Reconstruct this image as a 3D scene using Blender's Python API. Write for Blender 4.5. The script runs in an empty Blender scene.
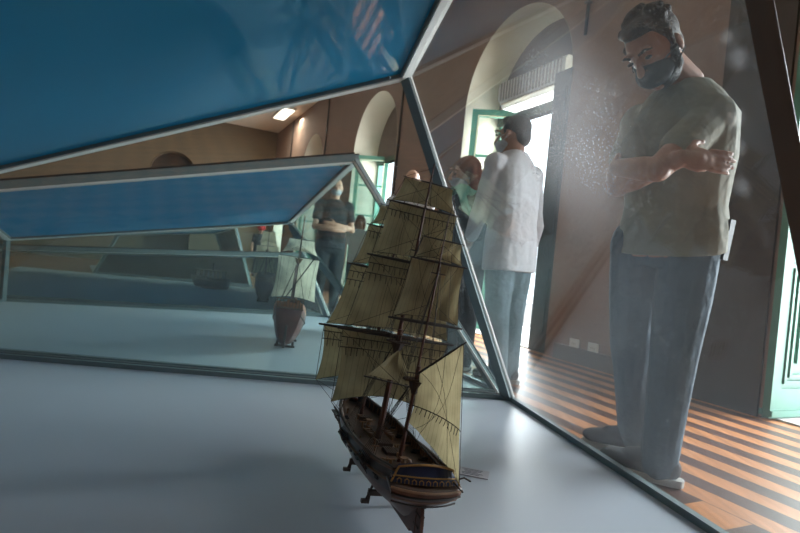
import bpy, bmesh, math, random
from mathutils import Vector as V, Matrix, Euler, noise
random.seed(7)
C = bpy.context.scene.collection
PI = math.pi

# ------------------------------------------------------------------ materials
def mat(name, col, rough=.6, metal=0., spec=.5, noise_amt=0., scale=8., bump=0., bscale=40., coat=0., trans=0.):
    m = bpy.data.materials.new(name); m.use_nodes = True
    nt = m.node_tree; N = nt.nodes; L = nt.links
    b = N['Principled BSDF']
    b.inputs['Base Color'].default_value = (*col, 1)
    b.inputs['Roughness'].default_value = rough
    b.inputs['Metallic'].default_value = metal
    b.inputs['Specular IOR Level'].default_value = spec
    b.inputs['Coat Weight'].default_value = coat
    b.inputs['Coat Roughness'].default_value = .03
    tc = N.new('ShaderNodeTexCoord')
    nz = N.new('ShaderNodeTexNoise'); nz.inputs['Scale'].default_value = scale; nz.inputs['Detail'].default_value = 5
    L.new(tc.outputs['Object'], nz.inputs['Vector'])
    mx = N.new('ShaderNodeMix'); mx.data_type = 'RGBA'
    mx.inputs[6].default_value = (*[c * (1 - noise_amt) for c in col], 1)
    mx.inputs[7].default_value = (*[min(1, c * (1 + noise_amt)) for c in col], 1)
    L.new(nz.outputs['Fac'], mx.inputs[0]); L.new(mx.outputs[2], b.inputs['Base Color'])
    if bump:
        n2 = N.new('ShaderNodeTexNoise'); n2.inputs['Scale'].default_value = bscale; n2.inputs['Detail'].default_value = 3
        L.new(tc.outputs['Object'], n2.inputs['Vector'])
        bp = N.new('ShaderNodeBump'); bp.inputs['Strength'].default_value = bump; bp.inputs['Distance'].default_value = .02 if bscale > 20 else .05
        L.new(n2.outputs['Fac'], bp.inputs['Height']); L.new(bp.outputs['Normal'], b.inputs['Normal'])
    return m

def floor_mat():
    # boards run along the window wall: light and dark planks of 0.1 m, a border of square blocks
    m = bpy.data.materials.new('striped_boards'); m.use_nodes = True
    nt = m.node_tree; N = nt.nodes; L = nt.links; b = N['Principled BSDF']
    def mth(op, a, bb=None, c=None):
        n = N.new('ShaderNodeMath'); n.operation = op
        for i, v in enumerate((a, bb, c)):
            if v is None: continue
            if isinstance(v, (int, float)): n.inputs[i].default_value = v
            else: L.new(v, n.inputs[i])
        return n.outputs[0]
    g = N.new('ShaderNodeNewGeometry'); s = N.new('ShaderNodeSeparateXYZ'); L.new(g.outputs['Position'], s.inputs[0])
    X, Y = s.outputs[0], s.outputs[1]
    dist = mth('ADD', mth('MULTIPLY', mth('SUBTRACT', X, 2.313), -.902), mth('MULTIPLY', mth('SUBTRACT', Y, 3.273), -.432))
    along = mth('ADD', mth('MULTIPLY', X, -.432), mth('MULTIPLY', Y, .902))
    ph = mth('FRACT', mth('DIVIDE', mth('ADD', dist, .035), .2))
    stripe = mth('LESS_THAN', ph, .5)
    chk = mth('LESS_THAN', mth('FRACT', mth('ADD', mth('DIVIDE', along, .34), mth('MULTIPLY', mth('FLOOR', mth('DIVIDE', mth('SUBTRACT', dist, 1.67), .17)), .5))), .5)
    isb = mth('GREATER_THAN', dist, 1.67)
    f = mth('ADD', mth('MULTIPLY', stripe, mth('SUBTRACT', 1., isb)), mth('MULTIPLY', chk, isb))
    mp = N.new('ShaderNodeMapping'); mp.inputs['Rotation'].default_value = (0, 0, math.radians(-25.6)); mp.inputs['Scale'].default_value = (30, 2, 1)
    L.new(g.outputs['Position'], mp.inputs[0])
    nz = N.new('ShaderNodeTexNoise'); nz.inputs['Scale'].default_value = 1.; nz.inputs['Detail'].default_value = 6; L.new(mp.outputs[0], nz.inputs['Vector'])
    mx = N.new('ShaderNodeMix'); mx.data_type = 'RGBA'
    mx.inputs[6].default_value = (.095, .042, .03, 1); mx.inputs[7].default_value = (.56, .235, .09, 1)
    L.new(f, mx.inputs[0])
    m2 = N.new('ShaderNodeMix'); m2.data_type = 'RGBA'; m2.blend_type = 'MULTIPLY'; m2.inputs[0].default_value = .8
    cr = N.new('ShaderNodeValToRGB'); cr.color_ramp.elements[0].color = (.6, .55, .5, 1); cr.color_ramp.elements[0].position = .3
    cr.color_ramp.elements[1].position = .7; cr.color_ramp.elements[1].color = (1.2, 1.2, 1.2, 1)
    L.new(nz.outputs['Fac'], cr.inputs[0]); L.new(mx.outputs[2], m2.inputs[6]); L.new(cr.outputs[0], m2.inputs[7])
    L.new(m2.outputs[2], b.inputs['Base Color']); b.inputs['Roughness'].default_value = .42
    return m

def glass_mat(name, tint, refl=1.0, dust=.03, spots=True, dcol=(.8, .82, .85), patches=()):
    # thin sheet glass with a dust film: clear transmission, mirror reflection, a little scattering
    m = bpy.data.materials.new(name); m.use_nodes = True
    nt = m.node_tree; N = nt.nodes; L = nt.links; N.clear()
    out = N.new('ShaderNodeOutputMaterial')
    tr = N.new('ShaderNodeBsdfTransparent'); tr.inputs[0].default_value = (*tint, 1)
    gl = N.new('ShaderNodeBsdfGlossy'); gl.inputs['Roughness'].default_value = .015
    # Schlick reflectance, the same on either side of the sheet
    ge = N.new('ShaderNodeNewGeometry'); dt = N.new('ShaderNodeVectorMath'); dt.operation = 'DOT_PRODUCT'; L.new(ge.outputs['Normal'], dt.inputs[0]); L.new(ge.outputs['Incoming'], dt.inputs[1])
    ab = N.new('ShaderNodeMath'); ab.operation = 'ABSOLUTE'; L.new(dt.outputs['Value'], ab.inputs[0])
    om = N.new('ShaderNodeMath'); om.operation = 'SUBTRACT'; om.inputs[0].default_value = 1.; L.new(ab.outputs[0], om.inputs[1])
    pw = N.new('ShaderNodeMath'); pw.operation = 'POWER'; pw.inputs[1].default_value = 5.; L.new(om.outputs[0], pw.inputs[0])
    fm = N.new('ShaderNodeMath'); fm.operation = 'MULTIPLY_ADD'; fm.inputs[1].default_value = .9 * refl; fm.inputs[2].default_value = .04 * refl; fm.use_clamp = True
    L.new(pw.outputs[0], fm.inputs[0])
    m1 = N.new('ShaderNodeMixShader'); L.new(fm.outputs[0], m1.inputs[0]); L.new(tr.outputs[0], m1.inputs[1]); L.new(gl.outputs[0], m1.inputs[2])
    tl = N.new('ShaderNodeBsdfTranslucent'); tl.inputs[0].default_value = (*dcol, 1)
    df = N.new('ShaderNodeBsdfDiffuse'); df.inputs[0].default_value = (*dcol, 1)
    sc = N.new('ShaderNodeMixShader'); sc.inputs[0].default_value = .3; L.new(tl.outputs[0], sc.inputs[1]); L.new(df.outputs[0], sc.inputs[2])
    tc = N.new('ShaderNodeTexCoord')
    nz = N.new('ShaderNodeTexNoise'); nz.inputs['Scale'].default_value = 3.; nz.inputs['Detail'].default_value = 6; L.new(tc.outputs['Object'], nz.inputs['Vector'])
    a = N.new('ShaderNodeMapRange'); a.inputs[1].default_value = .35; a.inputs[2].default_value = .75; a.inputs[3].default_value = dust * .6; a.inputs[4].default_value = dust * 1.8
    L.new(nz.outputs['Fac'], a.inputs[0]); fac = a.outputs[0]
    if spots:
        vo = N.new('ShaderNodeTexVoronoi'); vo.inputs['Scale'].default_value = 110.; L.new(tc.outputs['Object'], vo.inputs['Vector'])
        n2 = N.new('ShaderNodeTexNoise'); n2.inputs['Scale'].default_value = 5.; L.new(tc.outputs['Object'], n2.inputs['Vector'])
        r = N.new('ShaderNodeMapRange'); r.inputs[1].default_value = .40; r.inputs[2].default_value = .75; r.inputs[3].default_value = .12; r.inputs[4].default_value = .27
        L.new(n2.outputs['Fac'], r.inputs[0])
        lt = N.new('ShaderNodeMath'); lt.operation = 'LESS_THAN'; L.new(vo.outputs['Distance'], lt.inputs[0]); L.new(r.outputs[0], lt.inputs[1])
        ml = N.new('ShaderNodeMath'); ml.operation = 'MULTIPLY_ADD'; ml.inputs[1].default_value = dust * 100.
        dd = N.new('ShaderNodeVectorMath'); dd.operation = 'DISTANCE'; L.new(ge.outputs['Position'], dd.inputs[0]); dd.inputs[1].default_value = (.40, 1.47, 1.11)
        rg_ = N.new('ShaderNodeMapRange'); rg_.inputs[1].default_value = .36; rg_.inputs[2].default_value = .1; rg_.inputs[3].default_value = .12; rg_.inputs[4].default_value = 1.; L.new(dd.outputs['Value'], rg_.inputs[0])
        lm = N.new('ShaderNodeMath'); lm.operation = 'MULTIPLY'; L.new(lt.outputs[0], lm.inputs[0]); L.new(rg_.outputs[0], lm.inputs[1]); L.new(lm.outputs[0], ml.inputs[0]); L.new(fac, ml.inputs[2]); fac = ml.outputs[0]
        # streaky smears, wiped and dried on the sheet
        mp = N.new('ShaderNodeMapping'); mp.inputs['Scale'].default_value = (9, 9, 3.5); L.new(tc.outputs['Object'], mp.inputs[0])
        n3 = N.new('ShaderNodeTexNoise'); n3.inputs['Scale'].default_value = 1.; n3.inputs['Detail'].default_value = 4; n3.inputs['Distortion'].default_value = 1.2; L.new(mp.outputs[0], n3.inputs['Vector'])
        r3 = N.new('ShaderNodeMapRange'); r3.inputs[1].default_value = .64; r3.inputs[2].default_value = .74; r3.inputs[3].default_value = 0.; r3.inputs[4].default_value = dust * 2.0
        L.new(n3.outputs['Fac'], r3.inputs[0])
        ad = N.new('ShaderNodeMath'); ad.operation = 'ADD'; ad.use_clamp = True; L.new(fac, ad.inputs[0]); L.new(r3.outputs[0], ad.inputs[1]); fac = ad.outputs[0]
    for (c_, rad, amt) in patches:      # denser film: painted window glare and haze, plus small finger smudges
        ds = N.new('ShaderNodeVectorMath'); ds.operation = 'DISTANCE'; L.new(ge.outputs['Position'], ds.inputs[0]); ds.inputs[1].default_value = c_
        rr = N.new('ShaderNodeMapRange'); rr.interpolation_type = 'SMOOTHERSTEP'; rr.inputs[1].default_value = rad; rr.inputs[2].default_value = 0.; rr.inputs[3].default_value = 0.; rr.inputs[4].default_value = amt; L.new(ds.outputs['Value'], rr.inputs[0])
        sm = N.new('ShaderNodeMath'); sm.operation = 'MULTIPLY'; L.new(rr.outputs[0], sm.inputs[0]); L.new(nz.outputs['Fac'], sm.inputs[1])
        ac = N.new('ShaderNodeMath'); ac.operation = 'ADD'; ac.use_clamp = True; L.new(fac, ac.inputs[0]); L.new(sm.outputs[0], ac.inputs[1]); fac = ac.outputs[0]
    m2 = N.new('ShaderNodeMixShader'); L.new(fac, m2.inputs[0]); L.new(m1.outputs[0], m2.inputs[1]); L.new(sc.outputs[0], m2.inputs[2])
    L.new(m2.outputs[0], out.inputs[0])
    return m

def sail_mat(name, col, tcol, seams=14., k=.45):
    m = bpy.data.materials.new(name); m.use_nodes = True
    nt = m.node_tree; N = nt.nodes; L = nt.links; N.clear()
    out = N.new('ShaderNodeOutputMaterial')
    tc = N.new('ShaderNodeTexCoord'); sp = N.new('ShaderNodeSeparateXYZ'); L.new(tc.outputs['UV'], sp.inputs[0])
    mu = N.new('ShaderNodeMath'); mu.operation = 'MULTIPLY'; mu.inputs[1].default_value = seams; L.new(sp.outputs[0], mu.inputs[0])
    fr = N.new('ShaderNodeMath'); fr.operation = 'FRACT'; L.new(mu.outputs[0], fr.inputs[0])
    lt = N.new('ShaderNodeMath'); lt.operation = 'LESS_THAN'; lt.inputs[1].default_value = .16; L.new(fr.outputs[0], lt.inputs[0])
    nz = N.new('ShaderNodeTexNoise'); nz.inputs['Scale'].default_value = 14.; nz.inputs['Detail'].default_value = 6; L.new(tc.outputs['Object'], nz.inputs['Vector'])
    cr = N.new('ShaderNodeMapRange'); cr.inputs[1].default_value = .3; cr.inputs[2].default_value = .7; cr.inputs[3].default_value = .72; cr.inputs[4].default_value = 1.15; L.new(nz.outputs['Fac'], cr.inputs[0])
    sb = N.new('ShaderNodeMath'); sb.operation = 'MULTIPLY_ADD'; sb.inputs[1].default_value = -.17; L.new(lt.outputs[0], sb.inputs[0]); L.new(cr.outputs[0], sb.inputs[2])
    def c(cc):
        v = N.new('ShaderNodeVectorMath'); v.operation = 'SCALE'; v.inputs[0].default_value = cc; L.new(sb.outputs[0], v.inputs[3]); return v.outputs[0]
    d = N.new('ShaderNodeBsdfDiffuse'); L.new(c(col), d.inputs[0]); t = N.new('ShaderNodeBsdfTranslucent'); L.new(c(tcol), t.inputs[0])
    mx = N.new('ShaderNodeMixShader'); mx.inputs[0].default_value = k; L.new(d.outputs[0], mx.inputs[1]); L.new(t.outputs[0], mx.inputs[2]); L.new(mx.outputs[0], out.inputs[0])
    return m

def hull_mat(name, bands):
    # painted strakes: colour by height on the hull
    m = mat(name, (.1, .05, .03), .38)
    nt = m.node_tree; N = nt.nodes; L = nt.links; b = N['Principled BSDF']
    tc = N.new('ShaderNodeTexCoord'); sp = N.new('ShaderNodeSeparateXYZ'); L.new(tc.outputs['UV'], sp.inputs[0])
    cr = N.new('ShaderNodeValToRGB'); cr.color_ramp.interpolation = 'CONSTANT'
    for i, (p, c) in enumerate(bands):
        e = cr.color_ramp.elements[i] if i < 2 else cr.color_ramp.elements.new(p)
        e.position = p; e.color = (*c, 1)
    L.new(sp.outputs[1], cr.inputs[0])
    wv = N.new('ShaderNodeMath'); wv.operation = 'MULTIPLY'; wv.inputs[1].default_value = 26.; L.new(sp.outputs[1], wv.inputs[0])
    fr = N.new('ShaderNodeMath'); fr.operation = 'FRACT'; L.new(wv.outputs[0], fr.inputs[0])
    gt = N.new('ShaderNodeMapRange'); gt.inputs[1].default_value = .0; gt.inputs[2].default_value = .25; gt.inputs[3].default_value = .45; gt.inputs[4].default_value = 1.; L.new(fr.outputs[0], gt.inputs[0])
    nz = N.new('ShaderNodeTexNoise'); nz.inputs['Scale'].default_value = 30.; nz.inputs['Detail'].default_value = 4; L.new(tc.outputs['Object'], nz.inputs['Vector'])
    ad = N.new('ShaderNodeMath'); ad.operation = 'MULTIPLY_ADD'; ad.inputs[1].default_value = 1.1; ad.inputs[2].default_value = .45; L.new(nz.outputs['Fac'], ad.inputs[0])
    mu = N.new('ShaderNodeMath'); mu.operation = 'MULTIPLY'; L.new(gt.outputs[0], mu.inputs[0]); L.new(ad.outputs[0], mu.inputs[1])
    sc = N.new('ShaderNodeVectorMath'); sc.operation = 'SCALE'; L.new(cr.outputs[0], sc.inputs[0]); L.new(mu.outputs[0], sc.inputs[3])
    L.new(sc.outputs[0], b.inputs['Base Color'])
    return m

M = {}
M['floor'] = floor_mat()
M['plaster'] = mat('mauve_brown_plaster', (.27, .185, .15), .85, noise_amt=.16, scale=1.6, bump=.15, bscale=14)
M['reveal'] = mat('cream_plaster', (.50, .46, .37), .8, noise_amt=.08, scale=3)
M['tymp'] = mat('grey_brown_plaster', (.17, .13, .11), .85, noise_amt=.15, scale=4)
M['ceil'] = mat('ceiling_paint', (.93, .88, .77), .85, noise_amt=.05, scale=1)
M['darkpanel'] = mat('dark_brown_paint', (.055, .04, .032), .6, noise_amt=.3, scale=3)  # flat brown for the painted shade on the pier; also backs the end niche
M['endwall'] = mat('olive_brown_plaster', (.19, .15, .10), .85, noise_amt=.12, scale=1.2)
M['metal'] = mat('satin_aluminium', (.15, .195, .205), .5, metal=.1, noise_amt=.05, scale=20)
M['metal_dark'] = mat('grey_anodised_metal', (.11, .13, .145), .5, metal=.0, noise_amt=.06, scale=20)
M['gasket'] = mat('black_rubber', (.012, .012, .014), .5)
M['deck'] = mat('white_laminate', (.43, .47, .53), .36, spec=.35, noise_amt=.03, scale=2)
M['blue'] = mat('deep_blue_panel', (.010, .21, .39), .5, spec=.2, coat=.9, noise_amt=.06, scale=1.5)
def add_translucency(m, col, f):
    nt = m.node_tree; N = nt.nodes; L = nt.links; b = N['Principled BSDF']; o = [n for n in N if n.type == 'OUTPUT_MATERIAL'][0]
    t = N.new('ShaderNodeBsdfTranslucent'); t.inputs[0].default_value = (*col, 1); mx = N.new('ShaderNodeMixShader'); mx.inputs[0].default_value = f
    L.new(b.outputs[0], mx.inputs[1]); L.new(t.outputs[0], mx.inputs[2]); L.new(mx.outputs[0], o.inputs[0])
add_translucency(M['blue'], (.03, .36, .56), .27)
M['blue_thin'] = mat('sky_blue_panel', (.03, .28, .50), .5, spec=.3, coat=.9, noise_amt=.06, scale=1.5)  # lighter copy of the roof blue, light through the far roofs put into its colour
add_translucency(M['blue_thin'], (.10, .58, .85), .5)
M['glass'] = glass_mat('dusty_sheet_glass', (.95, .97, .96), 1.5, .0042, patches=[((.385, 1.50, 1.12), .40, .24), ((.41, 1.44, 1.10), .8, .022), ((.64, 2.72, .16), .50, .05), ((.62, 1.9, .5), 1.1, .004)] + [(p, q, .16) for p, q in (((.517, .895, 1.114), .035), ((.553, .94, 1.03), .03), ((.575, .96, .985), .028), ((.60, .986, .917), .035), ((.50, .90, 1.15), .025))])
M['glass_far'] = glass_mat('greenish_sheet_glass', (.88, .95, .94), .8, .001, spots=False)
M['glass_clean'] = glass_mat('clear_sheet_glass', (.97, .985, .98), 1.0, .001, spots=False)
M['green'] = mat('sea_green_paint', (.085, .235, .175), .45, noise_amt=.1, scale=12)
M['darkgreen'] = mat('dark_blue_green_paint', (.03, .045, .055), .5, noise_amt=.2, scale=10)  # near leaf's green with its shade painted into the colour
M['green_line'] = mat('pale_cream_paint', (.75, .7, .5), .5)
M['white'] = mat('white_plastic', (.75, .75, .72), .4)
M['slot'] = mat('grey_grille', (.40, .38, .35), .6)
M['black'] = mat('black_paint', (.015, .015, .017), .45)
M['stone'] = mat('pale_stone', (.6, .58, .56), .7, noise_amt=.1, scale=8)
M['sail'] = sail_mat('tan_sailcloth', (.33, .285, .18), (.46, .385, .22), 15, .5)
M['sail_cream'] = sail_mat('cream_sailcloth', (.88, .83, .68), (.9, .83, .66), 8, .6)
M['sail_grey'] = sail_mat('grey_sailcloth', (.42, .37, .27), (.5, .42, .3), 10, .4)
M['spar'] = mat('dark_spar_wood', (.022, .014, .011), .5, noise_amt=.3, scale=60)
M['mast'] = mat('red_brown_mast_wood', (.075, .026, .018), .4, noise_amt=.3, scale=60)
M['rope'] = mat('dark_cordage', (.03, .022, .016), .8)
M['deckwood'] = mat('ship_deck_wood', (.06, .03, .018), .5, noise_amt=.6, scale=60)
M['shipbits'] = mat('dark_fittings', (.04, .022, .016), .5, noise_amt=.4, scale=80)
M['tanwood'] = mat('tan_wood', (.17, .09, .045), .5, noise_amt=.4, scale=70)
M['counter'] = hull_mat('striped_counter_wood', [(0, (.08, .03, .018)), (.5, (.03, .014, .01)), (.62, (.12, .05, .028)), (.85, (.04, .018, .012))])
M['hull'] = hull_mat('dark_plank_hull', [(0, (.11, .045, .028)), (.46, (.035, .02, .015)), (.66, (.10, .05, .026)), (.78, (.03, .017, .013)), (.93, (.13, .06, .03))])
M['hull_red'] = hull_mat('red_brown_hull', [(0, (.12, .02, .012)), (.6, (.15, .028, .016)), (.86, (.42, .13, .04))])
M['hull_grey'] = hull_mat('purple_grey_hull', [(0, (.10, .05, .06)), (.7, (.15, .08, .07)), (.9, (.06, .03, .03))])
M['shipblue'] = mat('ship_blue_paint', (.010, .022, .075), .4)
M['yellow'] = mat('ochre_paint', (.30, .17, .05), .5)
M['skin'] = mat('skin', (.33, .16, .105), .5, noise_amt=.08, scale=20)
M['skin_light'] = mat('light_skin', (.60, .34, .24), .5, noise_amt=.08, scale=20)
M['hair'] = mat('dark_brown_hair', (.022, .015, .012), .6, noise_amt=.4, scale=90, bump=.6, bscale=160)
M['hair_grey'] = mat('dark_grey_hair', (.05, .045, .045), .6, noise_amt=.4, scale=90, bump=.6, bscale=160)
M['hair_red'] = mat('auburn_hair', (.21, .065, .028), .5, noise_amt=.5, scale=60, bump=.5, bscale=120)
M['mask'] = mat('black_face_mask', (.02, .02, .026), .8)
M['mask_grey'] = mat('grey_face_mask', (.42, .44, .48), .8)
M['tee'] = mat('olive_grey_jersey', (.23, .23, .19), .9, noise_amt=.1, scale=14, bump=.5, bscale=8)
M['print'] = mat('faded_dark_print', (.11, .115, .105), .9)
M['jeans'] = mat('blue_grey_denim', (.045, .078, .11), .9, noise_amt=.2, scale=7, bump=.5, bscale=9)
M['jeans_pale'] = mat('pale_denim', (.16, .22, .26), .9, noise_amt=.2, scale=12, bump=.6, bscale=12)
M['shirt'] = mat('pale_grey_linen', (.62, .62, .66), .9, noise_amt=.06, scale=16, bump=.5, bscale=8)
M['darkcloth'] = mat('charcoal_cloth', (.02, .025, .028), .9, noise_amt=.2, scale=10, bump=.6, bscale=14)
M['greencloth'] = mat('pale_green_scarf', (.22, .48, .36), .9, noise_amt=.2, scale=20, bump=.7, bscale=30)
M['red'] = mat('red_cloth', (.5, .03, .03), .8)
M['shoe'] = mat('dark_suede', (.05, .045, .045), .9, noise_amt=.2, scale=30)
M['sole'] = mat('pale_rubber', (.45, .43, .40), .7)
M['phone'] = mat('blue_grey_case', (.035, .05, .075), .4)
M['card'] = mat('printed_card', (.42, .41, .45), .7, noise_amt=.1, scale=60)
M['ink'] = mat('ink', (.06, .06, .08), .8)

# ------------------------------------------------------------------ object helpers
def link_mesh(name, bm, m, parent=None, smooth=False, mats=None):
    me = bpy.data.meshes.new(name); bm.normal_update(); bm.to_mesh(me); bm.free()
    o = bpy.data.objects.new(name, me); C.objects.link(o)
    for x in (mats or [m]): me.materials.append(x)
    if smooth:
        for p in me.polygons: p.use_smooth = True
    if parent: o.parent = parent
    return o
def tag(o, label=None, cat=None, group=None, kind=None):
    if label: o['label'] = label
    if cat: o['category'] = cat
    if group: o['group'] = group
    if kind: o['kind'] = kind
    return o
def thing(name, label, cat, loc=(0, 0, 0), rot=(0, 0, 0), group=None):
    o = bpy.data.objects.new(name, None); C.objects.link(o); o.location = loc; o.rotation_euler = rot; o.empty_display_size = .1
    return tag(o, label, cat, group)
def quad(bm, a, b, c, d, mi=0):
    f = bm.faces.new([bm.verts.new(x) for x in (a, b, c, d)]); f.material_index = mi; return f
def box(bm, c, s, R=None, mi=0):
    R = R or Matrix.Identity(3); c = V(c); vs = []
    for k in range(8):
        p = V(((k & 1) - .5, ((k >> 1) & 1) - .5, ((k >> 2) & 1) - .5)); p = V((p.x * s[0], p.y * s[1], p.z * s[2])); vs.append(bm.verts.new(c + R @ p))
    for f in ((0, 2, 3, 1), (4, 5, 7, 6), (0, 1, 5, 4), (2, 6, 7, 3), (0, 4, 6, 2), (1, 3, 7, 5)):
        bm.faces.new([vs[i] for i in f]).material_index = mi
def frame_from(d, up=V((0, 0, 1))):
    d = d.normalized(); u = up
    if abs(d.dot(u)) > .97: u = V((0, 1, 0))
    x = d.cross(u).normalized(); y = x.cross(d).normalized()
    return x, y, d
def tube(bm, pts, r, n=6, mi=0, up=V((0, 0, 1)), ex=1., ey=1.):
    pts = [V(p) for p in pts]; rs = r if isinstance(r, (list, tuple)) else [r] * len(pts); rings = []
    for i, p in enumerate(pts):
        d = (pts[min(i + 1, len(pts) - 1)] - pts[max(i - 1, 0)]); x, y, _ = frame_from(d, up)
        rings.append([bm.verts.new(p + rs[i] * (x * math.cos(a) * ex + y * math.sin(a) * ey)) for a in (2 * PI * k / n for k in range(n))])
    for a, b in zip(rings, rings[1:]):
        for k in range(n): bm.faces.new((a[k], a[(k + 1) % n], b[(k + 1) % n], b[k])).material_index = mi
    bm.faces.new(rings[0][::-1]).material_index = mi; bm.faces.new(rings[-1]).material_index = mi
def bar(bm, a, b, w, h, nrm, mi=0):
    a, b = V(a), V(b); d = (b - a); L_ = d.length; d.normalize(); n = (V(nrm) - d * d.dot(V(nrm))).normalized(); s = d.cross(n)
    R = Matrix((s, n, d)).transposed(); box(bm, (a + b) / 2, (w, h, L_), R, mi)
def prism(bm, poly, off, mi=0):
    # closed solid from a polygon (list of points) extruded by vector off
    off = V(off); A = [bm.verts.new(V(p)) for p in poly]; B = [bm.verts.new(V(p) + off) for p in poly]
    bm.faces.new(A[::-1]).material_index = mi; bm.faces.new(B).material_index = mi
    n = len(A)
    for i in range(n): bm.faces.new((A[i], A[(i + 1) % n], B[(i + 1) % n], B[i])).material_index = mi
def ell(bm, c, r, R=None, u=14, v=9):
    R = R or Matrix.Identity(3); c = V(c); P = []
    top = bm.verts.new(c + R @ V((0, 0, r[2]))); bot = bm.verts.new(c - R @ V((0, 0, r[2])))
    for i in range(1, v):
        t = PI * i / v; P.append([bm.verts.new(c + R @ V((r[0] * math.sin(t) * math.cos(2 * PI * k / u), r[1] * math.sin(t) * math.sin(2 * PI * k / u), r[2] * math.cos(t)))) for k in range(u)])
    for k in range(u):
        bm.faces.new((top, P[0][k], P[0][(k + 1) % u])); bm.faces.new((bot, P[-1][(k + 1) % u], P[-1][k]))
        for i in range(v - 2): bm.faces.new((P[i][k], P[i + 1][k], P[i + 1][(k + 1) % u], P[i][(k + 1) % u]))

# ------------------------------------------------------------------ the room
WD = V((-.432, .902, 0)).normalized(); WN = V((WD.y, -WD.x, 0)); W0 = V((2.313, 3.273, 0))   # window wall: direction, outward normal
def W(t, d=0., z=0.): return W0 + WD * t + WN * d + V((0, 0, z))
RT = Matrix((WD, WN, V((0, 0, 1)))).transposed()
CH = 4.5
def st(name, bm, m, mats=None, smooth=False): return tag(link_mesh(name, bm, m, None, smooth, mats), kind='structure')

bm = bmesh.new(); a, b, c, d = W(-7, 3), W(16, 3), W(16, -11), W(-7, -11)
prism(bm, [a - V((0, 0, .1)), b - V((0, 0, .1)), c - V((0, 0, .1)), d - V((0, 0, .1))], (0, 0, .1)); st('floor', bm, M['floor'])
bm = bmesh.new(); prism(bm, [W(-5, .0, CH), W(15.3, .0, CH), W(15.3, -9, CH), W(-5, -9, CH)], (0, 0, .1)); st('ceiling', bm, M['ceil'])
arches = [(-.99, 1.0), (2.95, .94), (6.95, 1.0), (10.95, .95), (14.0, .6)]
SPR = 2.73
def arch_wall():
    bm = bmesh.new(); th = .18
    ed = []; t = -5.2
    for (c_, hw) in arches:
        top = lambda x: SPR + math.sqrt(max(0, hw * hw - (x - c_) ** 2))
        for dd in (0, th): quad(bm, W(t, dd, 0), W(c_ - hw, dd, 0), W(c_ - hw, dd, CH), W(t, dd, CH))
        xs = [c_ + hw * -math.cos(PI * k / 28) for k in range(29)]
        for x0, x1 in zip(xs, xs[1:]):
            for dd in (0, th): quad(bm, W(x0, dd, top(x0)), W(x1, dd, top(x1)), W(x1, dd, CH), W(x0, dd, CH))
        t = c_ + hw
    for dd in (0, th): quad(bm, W(t, dd, 0), W(15.4, dd, 0), W(15.4, dd, CH), W(t, dd, CH))
    for x in (-5.2, 15.4): quad(bm, W(x, 0, 0), W(x, th, 0), W(x, th, CH), W(x, 0, CH))
    quad(bm, W(-5.2, 0, CH), W(15.4, 0, CH), W(15.4, th, CH), W(-5.2, th, CH))
    st('wall_right', bm, M['plaster'])
arch_wall()
for i, (c_, hw) in enumerate(arches):
    bm = bmesh.new(); D = .62
    out = [(c_ - hw, 0)] + [(c_ + hw * -math.cos(PI * k / 28), SPR + hw * math.sin(PI * k / 28)) for k in range(29)] + [(c_ + hw, 0)]
    for (x0, z0), (x1, z1) in zip(out, out[1:]): quad(bm, W(x0, -.003, z0), W(x1, -.003, z1), W(x1, D, z1), W(x0, D, z0))
    st('trim_%d' % (i + 1), bm, M['reveal'], smooth=False)
    # closed lunette above the doorway, set back in the reveal
    bm = bmesh.new(); pl = [W(x, D - .12, z) for x, z in out[1:-1]]; prism(bm, [W(c_ + hw, D - .12, SPR - .1)] + [W(c_ - hw, D - .12, SPR - .1)] + pl, WN * .1)
    st('wall_lunette_%d' % (i + 1), bm, M['tymp'])
    bm = bmesh.new(); box(bm, W(c_, D - .07, SPR - .05), (2 * hw, .1, .1), RT)
    for s in (-1, 1): box(bm, W(c_ + s * (hw - .03), D - .04, (SPR - .1) / 2), (.06, .1, SPR - .1), RT)
    st('window_frame_%d' % (i + 1), bm, M['green'])
# end wall with its own small arch, left wall
EN = WD; E0 = W(15.3)
bm = bmesh.new(); t = 0.; c_, hw, sp = -2.95, .62, 2.75
def EW(n, z, d=0.): return E0 + WN * n + WD * d + V((0, 0, z))
quad(bm, EW(0, 0), EW(c_ + hw, 0), EW(c_ + hw, CH), EW(0, CH)); quad(bm, EW(c_ - hw, 0), EW(-9, 0), EW(-9, CH), EW(c_ - hw, CH))
xs = [c_ + hw * -math.cos(PI * k / 20) for k in range(21)]; tp = lambda x: sp + math.sqrt(max(0, hw * hw - (x - c_) ** 2))
for x0, x1 in zip(xs, xs[1:]): quad(bm, EW(x0, tp(x0)), EW(x1, tp(x1)), EW(x1, CH), EW(x0, CH))
st('wall_back', bm, M['endwall'])
bm = bmesh.new(); o_ = [(c_ - hw, 0)] + [(x, tp(x)) for x in xs] + [(c_ + hw, 0)]
for (x0, z0), (x1, z1) in zip(o_, o_[1:]): quad(bm, EW(x0, z0, -.02), EW(x1, z1, -.02), EW(x1, z1, .45), EW(x0, z0, .45))
st('trim_back', bm, M['endwall'])
bm = bmesh.new(); prism(bm, [EW(x, z, .4) for x, z in o_], WD * .05); st('wall_niche', bm, M['darkpanel'])
bm = bmesh.new(); box(bm, E0 + WN * -9.06 - WD * 8 + V((0, 0, CH / 2)), (16.5, .1, CH), RT); st('wall_left', bm, M['endwall'])
bm = bmesh.new(); box(bm, W(-5.15, -4.5, CH / 2), (.1, 9.2, CH), RT); st('wall_front', bm, M['endwall'])
# pale outdoor terrace beyond the doorways
bm = bmesh.new(); box(bm, W(2, 3.02, .006), (16, 5.96, .012), RT); st('floor_terrace', bm, M['stone'])
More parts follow.
